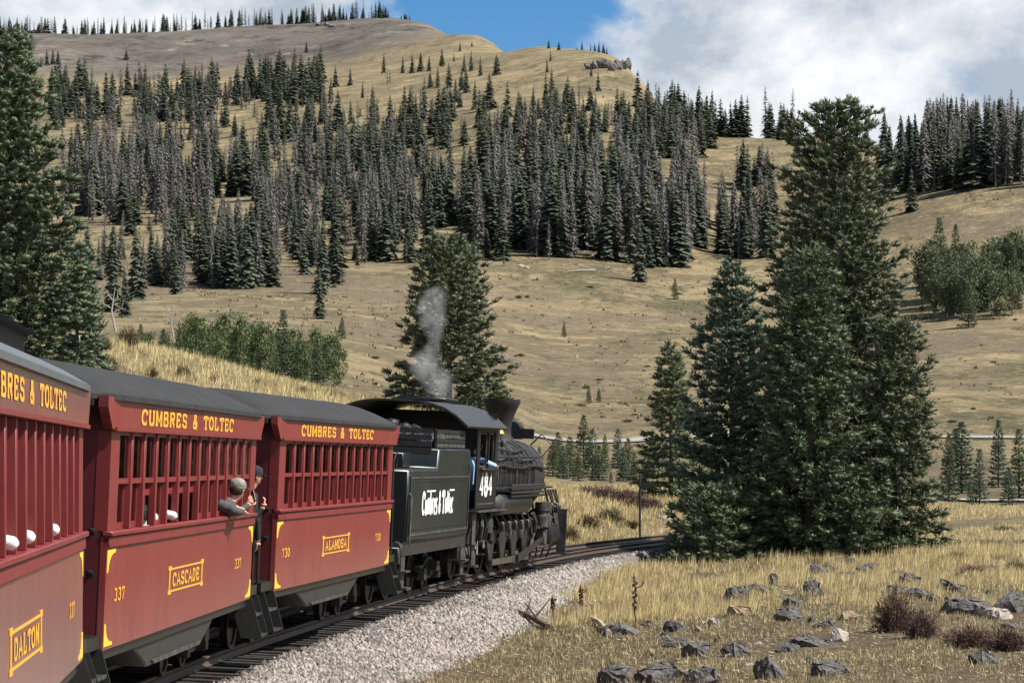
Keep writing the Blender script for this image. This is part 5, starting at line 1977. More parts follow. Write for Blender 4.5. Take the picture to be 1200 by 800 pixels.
# pale bare snag by the left spruces
def snag(x, yb, hp, label):
    g = at_px(x, yb)
    k = g.y / F
    m = MB()
    h = hp * k
    m.tube([g - Vector((0, 0, .3)), g + Vector((-.1 * h, 0, .45 * h)), g + Vector((-.02 * h, 0, h))], [.035 * h, .022 * h, .006 * h], 6)
    for t, a, l_ in ((.4, .5, .42), (.5, -.6, .35), (.62, .35, .3), (.7, -.4, .24)):
        b = g + Vector((-.08 * h, 0, t * h))
        m.tube([b, b + Vector((a * l_ * h, 0, .12 * h)), b + Vector((a * l_ * 1.2 * h, 0, l_ * h))], [.018 * h, .012 * h, .004 * h], 5)
    o = m.build('dead_snag', M['dead_trunk'])
    tag(o, label, 'tree')


snag(136, 388, 52, 'pale bare forked snag beside the left spruces')
snag(205, 400, 44, 'pale leafless trunk standing at the end of the aspen grove')


# ------------------------------------------------------------------ rocks
def rock_mesh(seed, flat=.7, pts=26):
    r = np.random.default_rng(seed)
    p = r.normal(0, 1, (pts, 3))
    p /= np.linalg.norm(p, axis=1, keepdims=True)
    p *= r.uniform(.75, 1.0, (pts, 1))
    p = np.clip(p, -.78, .78)
    bm = bmesh.new()
    for q in p:
        bm.verts.new((q[0], q[1], q[2] * flat))
    bmesh.ops.convex_hull(bm, input=bm.verts)
    for v in [v for v in bm.verts if not v.link_faces]:
        bm.verts.remove(v)
    bmesh.ops.bevel(bm, geom=list(bm.edges), offset=.035, segments=1, affect='EDGES', clamp_overlap=True)
    bmesh.ops.triangulate(bm, faces=bm.faces)
    bmesh.ops.subdivide_edges(bm, edges=[e for e in bm.edges if e.calc_length() > .4], cuts=1)
    bmesh.ops.triangulate(bm, faces=bm.faces)
    for v in bm.verts:
        v.co += Vector(r.normal(0, .045, 3))
    bmesh.ops.recalc_face_normals(bm, faces=bm.faces)
    me = bpy.data.meshes.new('boulder')
    bm.to_mesh(me)
    bm.free()
    return me


RK = [rock_mesh(400 + i, f) for i, f in enumerate((.7, .85, .6, .95, .75, .65))]
RKC = {}


def rock(x, y, w, h, kind='rock', label=None, group=None, i=0):
    g = at_px(x, y + h * .42)
    key = (i % 6, kind)
    if key not in RKC:
        me = RK[i % 6].copy()
        me.materials.append(M[kind])
        RKC[key] = me
    o = link('boulder', RKC[key])
    k = g.y / F
    sx = w * k * .80
    sz = max(h * k * 1.15, sx * .45)
    o.scale = (sx, sx * .85, sz)
    o.location = g + Vector((0, sx * .3, sz * .08))
    o.rotation_euler = (random.uniform(-.2, .2), random.uniform(-.25, .25), random.uniform(0, 6.28))
    tag(o, label or 'dark grey angular boulder lying in the dry grass', 'rock', group or (None if label else 'dark boulders in the dry grass'))
    return o


ROCKS = [
    (724, 788, 46, 30, 'dark boulder in the lower row nearest the gravel'), (772, 788, 48, 30, 'wide sloping dark boulder in the middle of the lower row'), (823, 790, 38, 30, 'rounded dark boulder in the lower row'),
    (728, 737, 38, 16, 'low dark stone at the foot of the tall weed stalk'), (759, 730, 17, 10, 'small dark stone just beyond the tall weed stalk'), (790, 731, 24, 20, 'upright dark stone in the straw beyond the weed stalk'),
    (815, 758, 29, 25, 'dark fractured boulder above the lower row'), (794, 752, 30, 13, 'flat grey stone beside the dark fractured boulder'), (857, 758, 22, 18, 'dark stone left against the ragged black boulder'),
    (863, 697, 30, 22, 'dark square boulder behind the tan rounded stone'), (889, 690, 32, 16, 'low dark boulder at the back of the middle cluster'), (914, 702, 28, 16, None), (928, 704, 23, 19, None), (923, 718, 28, 22, 'grey boulder at the front of the middle cluster'),
    (950, 686, 19, 22, 'upright grey stone between the middle cluster and the heap'), (961, 669, 21, 18, 'heap'), (973, 664, 23, 16, 'heap'), (995, 674, 28, 16, 'heap'), (1010, 667, 19, 15, 'heap'), (1022, 664, 17, 14, 'heap'),
    (971, 730, 21, 14, 'small dark stone above the pale rounded stone'), (923, 758, 24, 12, 'flat grey stone above the blocky boulder'), (864, 760, 28, 22, 'ragged black boulder among pale litter'), (896, 712, 14, 8, None),
    (1068, 678, 24, 19, 'slope'), (1055, 672, 16, 15, 'slope'), (1053, 690, 24, 16, 'slope'), (1188, 735, 24, 12, 'dark stone between the whitish stone and the low shrub'), (1095, 700, 17, 11, 'slope'), (905, 676, 12, 20, 'narrow dark stone standing in the tall straw')]
for i, (x, y, w, h, lb) in enumerate(ROCKS):
    if lb is None:
        rock(x, y, w, h, label='dark grey boulder in the middle cluster beside the tan stone', group='boulders of the middle cluster', i=i)
    elif lb == 'heap':
        rock(x, y, w, h, label='grey boulder in the heap below the spruce clump', group='boulders of the heap below the spruces', i=i)
    elif lb == 'slope':
        rock(x, y, w, h, label='dark stone behind the reddish brown leafless bush', group='stones behind the brown bush', i=i)
    else:
        rock(x, y, w, h, label=lb, i=i)
rock(991, 657, 26, 20, label='pointed grey boulder topping the heap below the spruce clump', i=2)
rock(1078, 694, 28, 15, label='flat grey slab behind the reddish brown bush', i=4)
rock(953, 750, 46, 16, label='long flat grey slab lying in the pale grass', i=2)
rock(904, 783, 30, 30, label='blocky square-edged dark boulder', i=3)
rock(974, 782, 40, 21, label='black rugged boulder with jagged top in the thin grass', i=1)
rock(1117, 687, 32, 18, label='dark boulder leaning at the top of the big rock pile', i=0)
rock(1138, 708, 60, 30, label='largest grey boulder in the pile by the low brown shrubs', i=5)
rock(1186, 706, 40, 27, label='big dark boulder with a light face beside the largest boulder', i=3)
rock(1154, 770, 32, 19, label='brownish grey boulder alone below the low brown shrubs', i=4)
rock(868, 714, 28, 15, 'rock_tan', 'tan rounded stone against the dark boulders', i=0)
rock(838, 728, 14, 12, 'rock_pale', 'small pale stone in the tall straw grass', i=1)
rock(986, 744, 22, 15, 'rock_pale', 'pale rounded stone beside the long flat slab', i=3)
rock(997, 720, 22, 15, 'rock_tan', 'brown and tan stone in the middle of the grass', i=4)
rock(1171, 717, 30, 19, 'rock_pale', 'whitish stone in front of the big dark boulder', i=5)
rock(779, 606, 13, 9, 'rock_pale', 'white stone beside the track near the bend', i=2)
r = np.random.default_rng(52)
for i in range(16):
    x, y = r.uniform(530, 860), r.uniform(180, 318)
    rock(x, y, r.uniform(4, 8), r.uniform(3, 5), 'rock_pale', 'pale weathered boulder among the trees on the mountainside', 'pale boulders among the hillside trees', i)


r = np.random.default_rng(57)
for i in range(16):
    g = at_px(r.uniform(180, 880), r.uniform(175, 325))
    a = r.uniform(-.5, .5) + (math.pi if i % 2 else 0)
    L_ = r.uniform(5, 11)
    e = on_ground(g.x + L_ * math.cos(a), g.y + L_ * math.sin(a) * .6)
    m = MB().tube([g + Vector((0, 0, .25)), g.lerp(e, .5) + Vector((0, 0, .35)), e + Vector((0, 0, .2))], [.26, .2, .08], 7)
    for q in range(4):
        c = g.lerp(e, .3 + .15 * q) + Vector((0, 0, .3))
        m.tube([c, c + Vector((r.normal(0, .3), r.normal(0, .3), r.uniform(.4, 1.0)))], [.06, .02], 5)
    tag(m.build('fallen_log', M['dead_trunk']), 'pale fallen log lying among the hillside trees', 'log', 'fallen logs on the mountainside')
r = np.random.default_rng(58)
for i in range(46):
    cx, cy = [(800, 745), (925, 705), (1000, 668), (1140, 712), (900, 770), (1060, 690)][i % 6]
    x, y = cx + r.normal(0, 34), cy + r.normal(0, 14)
    rock(x, min(790, max(660, y)), r.uniform(7, 14), r.uniform(5, 9), 'rock' if i % 4 else 'rock_pale', 'small broken stone scattered among the boulders', 'small broken stones among the boulders', i)


# crag at the ridge end and rock bands under the rim
def crag(x0, x1, yt, yb, n, label, seed):
    r = np.random.default_rng(seed)
    root = empty('rock_crag', at_px((x0 + x1) / 2, yb))
    tag(root, label, 'rock')
    for i in range(n):
        x = x0 + (x1 - x0) * (i + .5) / n
        g = at_px(x, yb + r.uniform(-2, 2))
        k = g.y / F
        o = link('rock_buttress', rock_mesh(int(seed * 50 + i), 1.0, 18), M['crag'], root)
        w = (x1 - x0) / n * k
        h = (yb - yt) * k * r.uniform(.75, 1.0)
        o.location = g + Vector((0, w * .8, h * .30)) - root.location
        o.scale = (w * 1.25, w * 1.4, h * .62)
        o.rotation_euler = (r.normal(0, .1), r.normal(0, .1), r.uniform(0, 3))


crag(688, 738, 66, 82, 9, 'broken grey rock crag at the end of the grassy ridge', 6)
crag(18, 54, 32, 38, 6, 'dark rock ledge under the left part of the rim', 7)
crag(372, 392, 26, 32, 4, 'small dark rock ledge under the middle of the rim', 8)


# ------------------------------------------------------------------ shrubs, stalks, wood
def shrub_mesh(seed, n=700, thin=.012, flat=1.0):
    r = np.random.default_rng(seed)
    d = r.normal(0, 1, (n, 3))
    d[:, 2] = np.abs(d[:, 2]) * 1.1 + .15
    d /= np.linalg.norm(d, axis=1, keepdims=True)
    rr = r.uniform(.2, 1.0, (n, 1)) * (.85 + .3 * np.sin(4 * np.arctan2(d[:, 1:2], d[:, 0:1]) + seed))
    p = d * rr * .75
    e = d + r.normal(0, .45, (n, 3))
    e /= np.linalg.norm(e, axis=1, keepdims=True)
    s = np.cross(e, r.normal(0, 1, (n, 3)))
    s /= np.linalg.norm(s, axis=1, keepdims=True)
    L_ = r.uniform(.10, .30, (n, 1))
    V = np.stack([p - s * thin * 1.5, p + s * thin * 1.5, p + e * L_], 1).reshape(-1, 3)
    V[:, 2] *= flat
    return tri_mesh('shrub', V, np.arange(n * 3).reshape(-1, 3), np.repeat(np.clip(r.normal(.4, .3, n), 0, 1), 3))


SHB = [shrub_mesh(500 + i, 4200, .008) for i in range(3)]
SHO = [shrub_mesh(510 + i, 2600, .014) for i in range(3)]
for me in SHB:
    me.materials.append(M['shrub_brown'])
for me in SHO:
    me.materials.append(M['shrub_olive'])


def shrub(x, y, w, h, mesh, label, group=None, g=None):
    g = g or at_px(x, y)
    o = link('shrub', mesh)
    k = g.y / F
    o.location = g
    o.scale = (w * k * .5, w * k * .5, h * k * .8)
    o.rotation_euler = (0, 0, random.uniform(0, 6.28))
    tag(o, label, 'shrub', group)
    return o


shrub(1048, 740, 64, 76, SHB[0], 'tall reddish brown leafless bush beside the grey slabs')
shrub(1080, 748, 56, 54, SHB[1], 'lower reddish brown bush growing against the tall leafless bush')
shrub(1135, 758, 78, 40, SHB[2], 'wide low brown shrub below the largest boulder')
shrub(1180, 762, 82, 42, SHB[0], 'low dark brown shrub below the whitish stone')
shrub(955, 668, 34, 22, SHB[1], 'small purplish brown bush before the spruce clump')
for i, (x, y, w, h) in enumerate([(688, 582, 44, 20), (708, 586, 52, 26), (730, 590, 50, 26), (748, 594, 44, 24), (764, 596, 36, 20)]):
    shrub(x, y, w, h, SHB[i % 3], 'dark brown bush in the hollow beyond the locomotive front', 'dark bushes in the hollow beyond the locomotive')
for i, (x, y, w, h) in enumerate([(690, 618, 40, 24), (715, 612, 46, 26), (668, 632, 30, 26), (740, 618, 30, 14)]):
    shrub(x, y, w, h, SHO[i % 3], 'olive brown bush on the grass bank beyond the locomotive', 'bushes on the bank beyond the locomotive')
for i, (x, y, w, h) in enumerate([(1120, 655, 44, 14), (1160, 640, 40, 12), (1190, 668, 36, 18), (1140, 672, 50, 14), (1175, 622, 40, 10), (1110, 690, 30, 14)]):
    shrub(x, y, w, h, SHB[i % 3] if i % 2 else SHO[i % 3], 'low brownish bush in the straw meadow behind the boulders', 'bushes in the meadow behind the boulders')
for i, (x, y, w, h) in enumerate([(120, 412, 34, 30), (128, 434, 28, 22), (150, 405, 40, 34), (178, 442, 22, 18), (214, 443, 28, 22), (105, 405, 24, 22), (300, 452, 18, 12), (355, 462, 22, 16), (250, 448, 16, 12)]):
    shrub(x, y, w, h, SHO[i % 3], 'brown bush on the straw bank above the coach roofs', 'bushes on the bank above the coaches')
r = np.random.default_rng(61)
for i in range(60):
    x, y = r.uniform(380, 1200), r.uniform(318, 495)
    if 440 < x < 600 and y > 300:
        continue
    shrub(x, y, r.uniform(7, 18), r.uniform(3, 6), SHO[i % 3], 'low dark tuft of brush on the open grass slope', 'brush tufts on the open slope')


def stalk(x, yb, hp, label, heads=1):
    g = at_px(x, yb)
    k = g.y / F
    h = hp * k
    m = MB()
    P = [g + Vector((.02 * h * math.sin(i * 1.9), 0, h * i / 6)) for i in range(7)]
    m.tube(P, [.016, .015, .013, .013, .014, .012, .005], 6)
    for i in range(14):
        t = .35 + .6 * i / 14
        m.ell(g + Vector((.03 * math.sin(i * 2.4), .03 * math.cos(i * 2.4), h * t)), (.022, .022, .034), 6, 4)
    for i in range(heads):
        t = .72 + .08 * i
        s = (-1) ** i
        m.tube([g + Vector((0, 0, h * t)), g + Vector((s * .12 * h, 0, h * (t + .05))), g + Vector((s * .16 * h, 0, h * (t + .13)))], [.012, .011, .014], 5)
    tag(m.build('dead_stalk', M['deadwood']), label, 'plant')


stalk(744, 737, 66, 'tall dark dead weed stalk beside the dark stone in the straw')
stalk(681, 722, 38, 'shorter dark dead weed stalk at the gravel edge')
stalk(648, 722, 24, 'small crooked dead stalk by the fallen branch')


def branch(p0, p1, label, material, r0=.035, twigs=5, name='fallen_branch'):
    a, b = at_px(*p0), at_px(*p1)
    a = a + Vector((0, 0, .10))
    b = b + Vector((0, 0, .06))
    m = MB()
    m.tube([a, a.lerp(b, .5) + Vector((0, 0, .05)), b], [r0 * .6, r0, r0 * 1.2], 7)
    rr = random.Random(5)
    for i in range(twigs):
        c = a.lerp(b, .5 + .5 * i / max(1, twigs))
        m.tube([c, c + Vector((rr.uniform(-.3, .35), rr.uniform(-.3, .3), rr.uniform(.05, .4)))], [r0 * .6, r0 * .2], 5)
    tag(m.build(name, material), label, 'branch')


branch((592, 718), (642, 738), 'dark broken branch lying on the edge of the gravel', M['deadwood'], .045, 3)
branch((692, 729), (714, 746), 'pale bleached stick leaning in the grass', M['palewood'], .045, 0)
# trackside sign on its post
g = at3(750, 627, 92)
sg = empty('trackside_sign', g)
tag(sg, 'thin dark post with a small dark sign panel beyond the locomotive', 'sign')
MB().tube([(0, 0, -.5), (0, 0, 1.85)], .035, 8).build('post', M['iron'], sg)
sb = MB().prism([(.03, 1.42), (.42, 1.50), (.44, 1.66), (.03, 1.62)], .01, .025, 'y').build('sign_panel', M['iron'], sg)
MB().box(-.05, .05, -.045, .0, 1.5, 1.54).build('clamp', M['iron'], sg)


# valley roads
def strip(name, pts, width, material, kind='structure', lift=.14):
    V = []
    for X, Y in pts:
        for q in (-.5, 0, .5):
            V.append((X, Y + q * width, float(ground_z(X, Y + q * width)) + lift))
    n = len(pts)
    Q = [(i * 3 + k, i * 3 + k + 3, i * 3 + k + 4, i * 3 + k + 1) for i in range(n - 1) for k in (0, 1)]
    return link(name, tri_mesh(name, np.array(V), np.array(Q), smooth=True), material, kind=kind)


strip('valley_road', [((x - 600) / F * (306 - 10 * math.exp(-((x - 690) / 70) ** 2)), 306 - 10 * math.exp(-((x - 690) / 70) ** 2)) for x in range(560, 2200, 12)], 6, M['road'])
strip('gravel_road', [((x - 600) / F * 197, 197.0) for x in range(1050, 2000, 14)], 6, M['gravelroad'])
g = at_px(1120, 566)
mk = MB().tube([g, g + Vector((0, 0, .75))], .09, 8)
mk.ell(g + Vector((0, 0, .75)), (.09, .09, .07), 8, 4)
tag(mk.build('road_marker', M['white']), 'small white marker post beside the gravel valley road', 'post')


# ------------------------------------------------------------------ grass
def build_grass():
    r = np.random.default_rng(71)

    def blades(P, hgt, wid, n, spread, tmu, bend=.5):
        """n blades per tuft; each blade one slim triangle."""
        k = len(P)
        B = np.repeat(P, n, 0)
        a = r.uniform(0, 6.283, k * n)
        off = np.stack([np.cos(a), np.sin(a), np.zeros(k * n)], -1) * (spread * np.sqrt(r.random(k * n)))[:, None]
        B = B + off
        H = np.repeat(hgt, n) * r.uniform(.55, 1.15, k * n)
        D = np.stack([np.cos(a) * bend * r.random(k * n) + .12, np.sin(a) * bend * r.random(k * n), np.ones(k * n)], -1)
        D /= np.linalg.norm(D, axis=1, keepdims=True)
        q = r.uniform(0, 6.283, k * n)
        s = np.stack([np.cos(q), np.sin(q), np.zeros(k * n)], -1)
        W = np.repeat(wid, n)[:, None] * r.uniform(.7, 1.3, (k * n, 1))
        V = np.stack([B - s * W, B + s * W, B + D * H[:, None]], 1).reshape(-1, 3)
        t = np.repeat(np.clip(np.repeat(r.normal(tmu, .30, k), n) + r.normal(0, .15, k * n), 0, 1), 3)
        return V, t

    def field(n, dr, xr, power=1.0):
        Y = dr[0] + (dr[1] - dr[0]) * r.random(n) ** power
        X = (r.uniform(xr[0], xr[1], n) - 600) / F * Y
        v = (X - track_x(Y)) / np.sqrt(1 + track_s(Y) ** 2)
        return X, Y, v
    tall, tt, low, lt = [], [], [], []
    # meadow right of the gravel
    X, Y, v = field(52000, (31, 92), (300, 1500), .9)
    patch = fbm(X * .35, Y * .22, 3)
    edge = bed_right(Y) - .25 + 1.3 * patch + r.normal(0, .18, len(X))
    ok = v > edge
    X, Y, v, patch = X[ok], Y[ok], v[ok], patch[ok]
    z = ground_z(X, Y)
    P = np.stack([X, Y, z - .02], -1)
    bare = fbm(X * .55 + 40, Y * .4, 3)
    strip_ = sst(50, 58, Y + 5 * patch) * (1 - sst(80, 88, Y)) * (1 - .45 * sst(9, 13, v))
    clump = fbm(X * 1.1 + 3, Y * .8, 2)
    hi = patch * .9 + strip_ * 1.0 + clump * .7 + r.normal(0, .12, len(X))
    T = (hi > .80) & (bare < .34)
    V_, t_ = blades(P[T], .12 + .21 * r.random(T.sum()) * np.clip(.9 + 1.6 * clump[T], .15, 1.7), np.full(T.sum(), .0075) * (Y[T] / 55), 8, .10, .55, .35)
    tall.append(V_)
    tt.append(t_)
    L_ = ~T & (bare < .22) & (r.random(len(X)) < .85)
    V_, t_ = blades(P[L_], .05 + .10 * r.random(L_.sum()) + .06 * np.clip(hi[L_], 0, 1), np.full(L_.sum(), .0085) * (Y[L_] / 45), 6, .12, .40, .9)
    low.append(V_)
    lt.append(t_)
    # meadow farther on, and the straw bank behind the train
    X, Y, v = field(13000, (92, 170), (560, 1500), 1.2)
    ok = np.abs(v) > 2.2
    X, Y = X[ok], Y[ok]
    P = np.stack([X, Y, ground_z(X, Y) - .02], -1)
    V_, t_ = blades(P, .10 + .18 * r.random(len(X)), .016 * (Y / 120), 7, .22, .58, .5)
    tall.append(V_)
    tt.append(t_)
    X, Y, v = field(19000, (52, 125), (-80, 820), 1.0)
    ok = (v < -3.0)
    X, Y = X[ok], Y[ok]
    P = np.stack([X, Y, ground_z(X, Y) - .02], -1)
    V_, t_ = blades(P, .14 + .26 * r.random(len(X)), .011 * (Y / 75), 8, .16, .66, .45)
    tall.append(V_)
    tt.append(t_)
    # curled pale leaf litter on the bare soil
    X, Y, v = field(16000, (31, 75), (300, 1500), .8)
    ok = v > bed_right(Y) + .1
    X, Y = X[ok], Y[ok]
    P = np.stack([X, Y, ground_z(X, Y) + .012], -1)
    n = len(P)
    a = r.uniform(0, 6.283, n)
    d1 = np.stack([np.cos(a), np.sin(a), r.uniform(-.2, .5, n)], -1) * r.uniform(.02, .07, (n, 1))
    d2 = np.stack([-np.sin(a), np.cos(a), r.uniform(-.3, .5, n)], -1) * r.uniform(.008, .022, (n, 1))
    low.append(np.stack([P - d1, P + d2, P + d1 + np.array([0, 0, .012])], 1).reshape(-1, 3))
    lt.append(np.repeat(np.clip(r.normal(.85, .35, n), 0, 1.2), 3))
    for nm, VV, ti, m, lb in (('tall_grass', tall, tt, 'grass', 'tall straw coloured dry grass beside the track and on the bank'), ('short_grass', low, lt, 'grass_low', 'short sparse dry grass and weeds between the boulders')):
        V = np.concatenate(VV)
        o = link(nm, tri_mesh(nm, V, np.arange(len(V)).reshape(-1, 3), np.concatenate(ti)), M[m], kind='stuff')
        o['label'] = lb
        print(nm, len(V) // 3)


build_grass()


def build_slope_tufts():
    """Bunch grass and low brush that mottle the open slopes."""
    r = np.random.default_rng(83)
    n = 8000
    Y = np.exp(r.uniform(math.log(230), math.log(1150), n))
    X = (r.uniform(-60, 1400, n) - 600) / F * Y
    pt = fbm(X / 30, Y / 45, 3)
    ok = pt + r.normal(0, .2, n) > -.05
    X, Y = X[ok], Y[ok]
    n = len(X)
    P = np.stack([X, Y, ground_z(X, Y) - .05], -1)
    k = 4
    B = np.repeat(P, k, 0) + r.normal(0, .22, (n * k, 3)) * np.array([1, 1, 0])
    sz = np.repeat(r.uniform(.22, .55, n) * (Y / 600) ** .5, k)
    a = r.uniform(0, 6.283, n * k)
    sd = np.stack([np.cos(a), np.sin(a), 0 * a], -1) * (sz * .45)[:, None]
    tp = np.stack([r.normal(0, .25, n * k), r.normal(0, .25, n * k), r.uniform(.6, 1.1, n * k)], -1) * sz[:, None]
    V = np.stack([B - sd, B + sd, B + tp], 1).reshape(-1, 3)
    ti = np.repeat(np.repeat((r.random(n) < .42) * 1.0, k) * .9 + r.uniform(0, .1, n * k), 3)
    o = link('slope_grass', tri_mesh('slope_grass', V, np.arange(len(V)).reshape(-1, 3), ti), M['slope_tuft'], kind='stuff')
    o['label'] = 'dry bunch grass and low brush over the open slopes'


build_slope_tufts()


# ------------------------------------------------------------------ people
def capsule(m, a, b, ra, rb, n=10):
    a, b = Vector(a), Vector(b)
    m.tube([a, a.lerp(b, .5), b], [ra, (ra + rb) / 2, rb], n)
    m.ell(a, (ra,) * 3, n, 6)
    m.ell(b, (rb,) * 3, n, 6)


def hand(m, w, d, up, sc=1.0, curl=.6):
    """Palm and five bent fingers from wrist w pointing along d, palm facing -up."""
    w, d, up = Vector(w), Vector(d).normalized(), Vector(up).normalized()
    s = d.cross(up).normalized()
    m.ell(w + d * .045 * sc, (.042 * sc, .045 * sc, .022 * sc), 8, 5)
    for i, ln in enumerate((.070, .080, .074, .058)):
        b = w + d * .085 * sc + s * (.033 - .022 * i) * sc
        p1 = b + d * ln * .5 * sc - up * .010 * sc
        p2 = p1 + (d * math.cos(curl * 1.6) - up * math.sin(curl * 1.6)) * ln * .5 * sc
        m.tube([b - d * .02 * sc, p1, p2], [.0095 * sc, .0088 * sc, .007 * sc], 6)
    b = w + d * .025 * sc + s * .04 * sc
    p1 = b + (d * .6 + s * .6) * .035 * sc
    m.tube([b, p1, p1 + d * .032 * sc - up * .012 * sc], [.012 * sc, .0105 * sc, .008 * sc], 6)


def person(parent_frame, J, label, tops, legs, hands=(), cap=None, capdir=(1, 0, 0), look=(1, 0, 0), hair='hair', group=None):
    """J: joints in the car's frame. One body surface (remeshed), with head details, hands, clothing colours by region."""
    m = MB()
    for a, b, ra, rb in J['bones']:
        capsule(m, a, b, ra, rb)
    hc = Vector(J['head'])
    lk = Vector(look).normalized()
    sd = lk.cross(Vector((0, 0, 1))).normalized()
    m.ell(hc, (.082, .088, .112), 14, 10)
    m.ell(hc + lk * .03 - Vector((0, 0, .055)), (.058, .058, .055), 10, 8)
    m.tube([hc - Vector((0, 0, .08)), Vector(J['neck'])], [.055, .062], 10)
    m.tube([hc + lk * .075 + Vector((0, 0, .01)), hc + lk * .105 - Vector((0, 0, .025))], [.012, .017], 7)
    for s in (-1, 1):
        m.ell(hc + sd * s * .084 - Vector((0, 0, .01)), (.018, .018, .03), 7, 5)
    me0 = m.mesh('body')
    tmp = bpy.data.objects.new('body_tmp', me0)
    COL.objects.link(tmp)
    rm = tmp.modifiers.new('r', 'REMESH')
    rm.mode = 'VOXEL'
    rm.voxel_size = .017
    sm = tmp.modifiers.new('s', 'SMOOTH')
    sm.iterations = 3
    dg = bpy.context.evaluated_depsgraph_get()
    me = bpy.data.meshes.new_from_object(tmp.evaluated_get(dg))
    bpy.data.objects.remove(tmp)
    me.name = 'person'
    if hands:
        hm = MB()
        for q in hands:
            hand(hm, *q)
        bm = bmesh.new()
        bm.from_mesh(me)
        bm.from_mesh(hm.mesh('hand'))
        bm.to_mesh(me)
        bm.free()
    for mm in (M[tops], M[legs], M['skin']):
        me.materials.append(mm)
    n = len(me.polygons)
    nk = Vector(J['neck'])
    waist = J.get('waist', -99)
    idx = []
    hw = [Vector(q[0]) for q in hands]
    for p in me.polygons:
        c = p.center
        if (c - hc).length < .16 and c.z > nk.z - .01 or (c - nk).length < .06:
            idx.append(2)
        elif any((c - w).length < .14 and (c - w).dot(Vector(q[1])) > -.005 for w, q in zip(hw, hands)):
            idx.append(2)
        elif c.z < waist:
            idx.append(1)
        else:
            idx.append(0)
    me.polygons.foreach_set('material_index', idx)
    me.polygons.foreach_set('use_smooth', [True] * n)
    root = empty('person', parent_frame.location, parent_frame.rotation_euler)
    tag(root, label, 'person', group)
    link('body', me, None, root)
    e = MB()
    for s in (-1, 1):
        e.ell(hc + lk * .078 + sd * s * .030 + Vector((0, 0, .012)), (.011, .011, .008), 6, 4)
    e.tube([hc + lk * .086 - sd * .022 - Vector((0, 0, .052)), hc + lk * .086 + sd * .022 - Vector((0, 0, .052))], .005, 5)
    e.build('face', M['hair'], root)
    if cap:
        c = MB()
        V0 = hc + Vector((0, 0, .028))
        c.lathe([(.100, -.02), (.104, .02), (.098, .055), (.075, .085), (.04, .103), (0, .108)], V0, 'z', 16)
        cd = Vector(capdir).normalized()
        cs = cd.cross(Vector((0, 0, 1))).normalized()
        P = [V0 + cd * (.09 + .075 * math.cos(R(t))) + cs * .085 * math.sin(R(t)) + Vector((0, 0, -.015 - .02 * math.cos(R(t)))) for t in range(-90, 91, 15)]
        o = len(c.v)
        c.add([tuple(p) for p in P] + [tuple(p + Vector((0, 0, .008))) for p in P],
              [tuple(range(len(P)))[::-1], tuple(range(len(P), 2 * len(P)))] + [(i, i + 1, len(P) + i + 1, len(P) + i) for i in range(len(P) - 1)])
        c.build('cap', M[cap], root)
    hh = MB()
    hh.ell(hc - lk * .016 + Vector((0, 0, .016 if not cap else -.004)), (.090, .095, .106 if not cap else .09), 12, 8)
    bmh = hh
    bmh.build('hair', M[hair], root)
    return root


def seated(frame, y, label, top='whitecloth', hairm='hair', out=.10):
    """Passenger on the window seat with an elbow over the sill."""
    W = 1.25
    z = ZB + .05
    J = {'bones': [((.88, y, 1.35), (.90, y, 1.95), .15, .16), ((.90, y - .0, 1.98), (1.02, y - .02, 2.03), .09, .08),
                   ((1.02, y - .02, 2.03), (W + out - .14, y - .03, z + .07), .054, .046), ((W + out - .14, y - .03, z + .07), (W - .16, y + .16, z + .10), .048, .038), ((.88, y, 1.38), (.86, y + .42, 1.42), .10, .08)],
         'head': (.88, y + .02, 2.30), 'neck': (.89, y, 2.13), 'waist': 1.45}
    return person(frame, J, label, top, 'denim', hands=(((W - .16, y + .16, z + .10), (-.6, .8, 0), (0, 0, 1)),), look=(.2, 1, 0), hair=hairm)


seated(coach_c, -2.35, 'passenger in white sleeves resting an arm on the CASCADE window sill near the near end')
seated(coach_c, -1.35, 'passenger in a white shirt with arm out of the CASCADE window, nearer the car middle', out=.14)
seated(coach_d, 2.35, 'passenger in white sleeves at the DALTON window nearest the car end', out=.12)
seated(coach_d, .15, 'passenger in white sleeves at the DALTON window above the name', out=.12)
seated(coach_d, -1.35, 'white-sleeved passenger at a DALTON window partly out of view', out=.14)
# leaning out of the CASCADE window with a phone
W_ = 1.25
y = 2.7
zs = ZB + .05
J = {'bones': [((.80, y - .05, 1.45), (1.02, y, 1.88), .15, .16), ((1.02, y, 1.88), (1.24, y + .02, 2.03), .155, .13),
               ((1.20, y - .14, 2.05), (1.34, y - .16, 1.99), .075, .07),
               ((1.34, y - .18, 2.0), (1.38, y - .16, zs + .06), .066, .055), ((1.38, y - .16, zs + .06), (1.42, y + .14, zs + .05), .055, .04),
               ((1.24, y + .16, 2.05), (1.36, y + .26, 1.97), .07, .06), ((1.36, y + .26, 1.97), (1.46, y + .38, 2.06), .05, .038), ((.80, y - .05, 1.47), (.70, y + .35, 1.35), .11, .09)],
     'head': (1.36, y + .06, 2.245), 'neck': (1.29, y + .04, 2.10), 'waist': 1.45}
person(coach_c, J, 'passenger in grey jacket and camouflage cap leaning from the CASCADE window with a phone', 'jacket_grey', 'denim',
       hands=(((1.42, y + .14, zs + .05), (.2, 1, -.05), (.3, 0, 1)), ((1.46, y + .38, 2.06), (.3, .5, .8), (.3, -1, .3))), cap='cap_camo', capdir=(.5, 1, 0), look=(.5, 1, -.15))
ph = MB().box(-.006, .006, -.038, .038, -.075, .075).build('phone', M['black'], None, bevel=.004)
fr_ = coach_c.matrix_basis
bpy.context.view_layer.update()
ph.matrix_world = coach_c.matrix_world @ Matrix.Translation((1.50, y + .46, 2.16)) @ Matrix.Rotation(.6, 4, 'Z') @ Matrix.Rotation(-.5, 4, 'X')
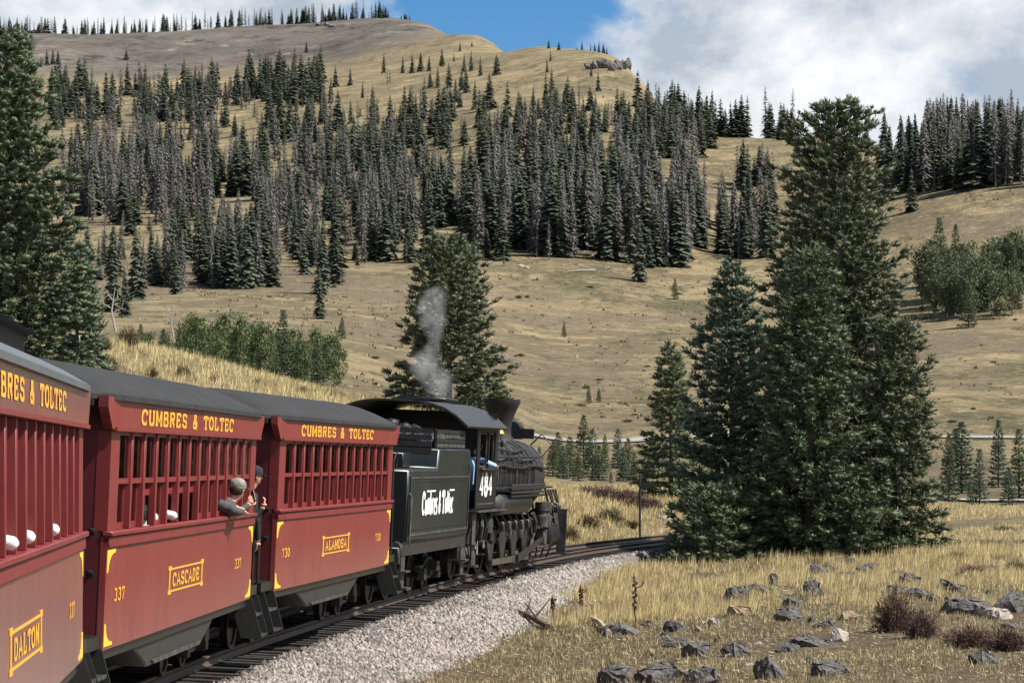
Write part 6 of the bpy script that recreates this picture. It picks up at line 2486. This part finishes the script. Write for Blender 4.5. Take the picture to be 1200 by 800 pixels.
tag(ph, 'dark phone held up by the passenger leaning from the window', 'phone')
# standing on the platform steps between the two nearer coaches
yy = HB + .42
x_ = 1.07
J = {'bones': [((x_ - .02, yy, 1.52), (x_ + .02, yy, 2.05), .15, .165), ((x_ - .05, yy - .16, 2.10), (x_ + .08, yy + .15, 2.10), .085, .085),
               ((x_ - .02, yy - .08, 1.50), (x_ + .03, yy - .10, 1.08), .095, .072), ((x_ + .03, yy - .10, 1.08), (x_ + .02, yy - .10, .72), .068, .048), ((x_ + .02, yy - .10, .70), (x_ + .14, yy - .09, .675), .042, .038),
               ((x_ - .02, yy + .08, 1.50), (x_ - .02, yy + .12, 1.08), .095, .072), ((x_ - .02, yy + .12, 1.08), (x_ - .06, yy + .12, .72), .068, .048), ((x_ - .06, yy + .12, .70), (x_ + .06, yy + .13, .675), .042, .038),
               ((x_ + .02, yy - .20, 2.08), (x_ + .12, yy - .22, 1.80), .062, .052), ((x_ + .12, yy - .22, 1.80), (x_ + .26, yy - .18, 1.98), .048, .036),
               ((x_ + .06, yy + .18, 2.08), (x_ + .14, yy + .22, 1.80), .062, .052), ((x_ + .14, yy + .22, 1.80), (x_ + .16, yy + .28, 1.55), .048, .036)],
     'head': (x_ + .12, yy + .02, 2.38), 'neck': (x_ + .06, yy, 2.20), 'waist': 1.48}
person(coach_c, J, 'person in dark clothes and cap standing on the steps between CASCADE and ALAMOSA coaches', 'black_cloth', 'black_cloth',
       hands=(((x_ + .26, yy - .18, 1.98), (.3, .2, 1), (1, 0, 0)), ((x_ + .16, yy + .28, 1.55), (0, .2, -1), (1, 0, 0))), cap='black_cloth', capdir=(1, .5, 0), look=(1, .35, -.05))
# engineer at the cab window
J = {'bones': [((.85, -3.75, 1.7), (.88, -3.72, 2.30), .16, .17), ((.90, -3.70, 2.38), (1.05, -3.66, 2.42), .09, .08), ((1.05, -3.66, 2.42), (1.25, -3.80, 2.36), .065, .06), ((1.25, -3.80, 2.36), (1.34, -3.50, 2.31), .058, .048),
               ((.85, -3.75, 1.72), (.85, -3.35, 1.74), .11, .09), ((.85, -3.35, 1.74), (.85, -3.30, 1.47), .08, .06)],
     'head': (1.02, -3.62, 2.72), 'neck': (.95, -3.66, 2.52), 'waist': 1.80}
person(loco, J, 'engineer in pale blue sleeves with an arm on the cab window ledge', 'blue_cloth', 'denim',
       hands=(((1.34, -3.50, 2.31), (.1, 1, -.1), (.2, 0, 1)),), cap='black_cloth', capdir=(.3, 1, 0), look=(.3, 1, -.05))
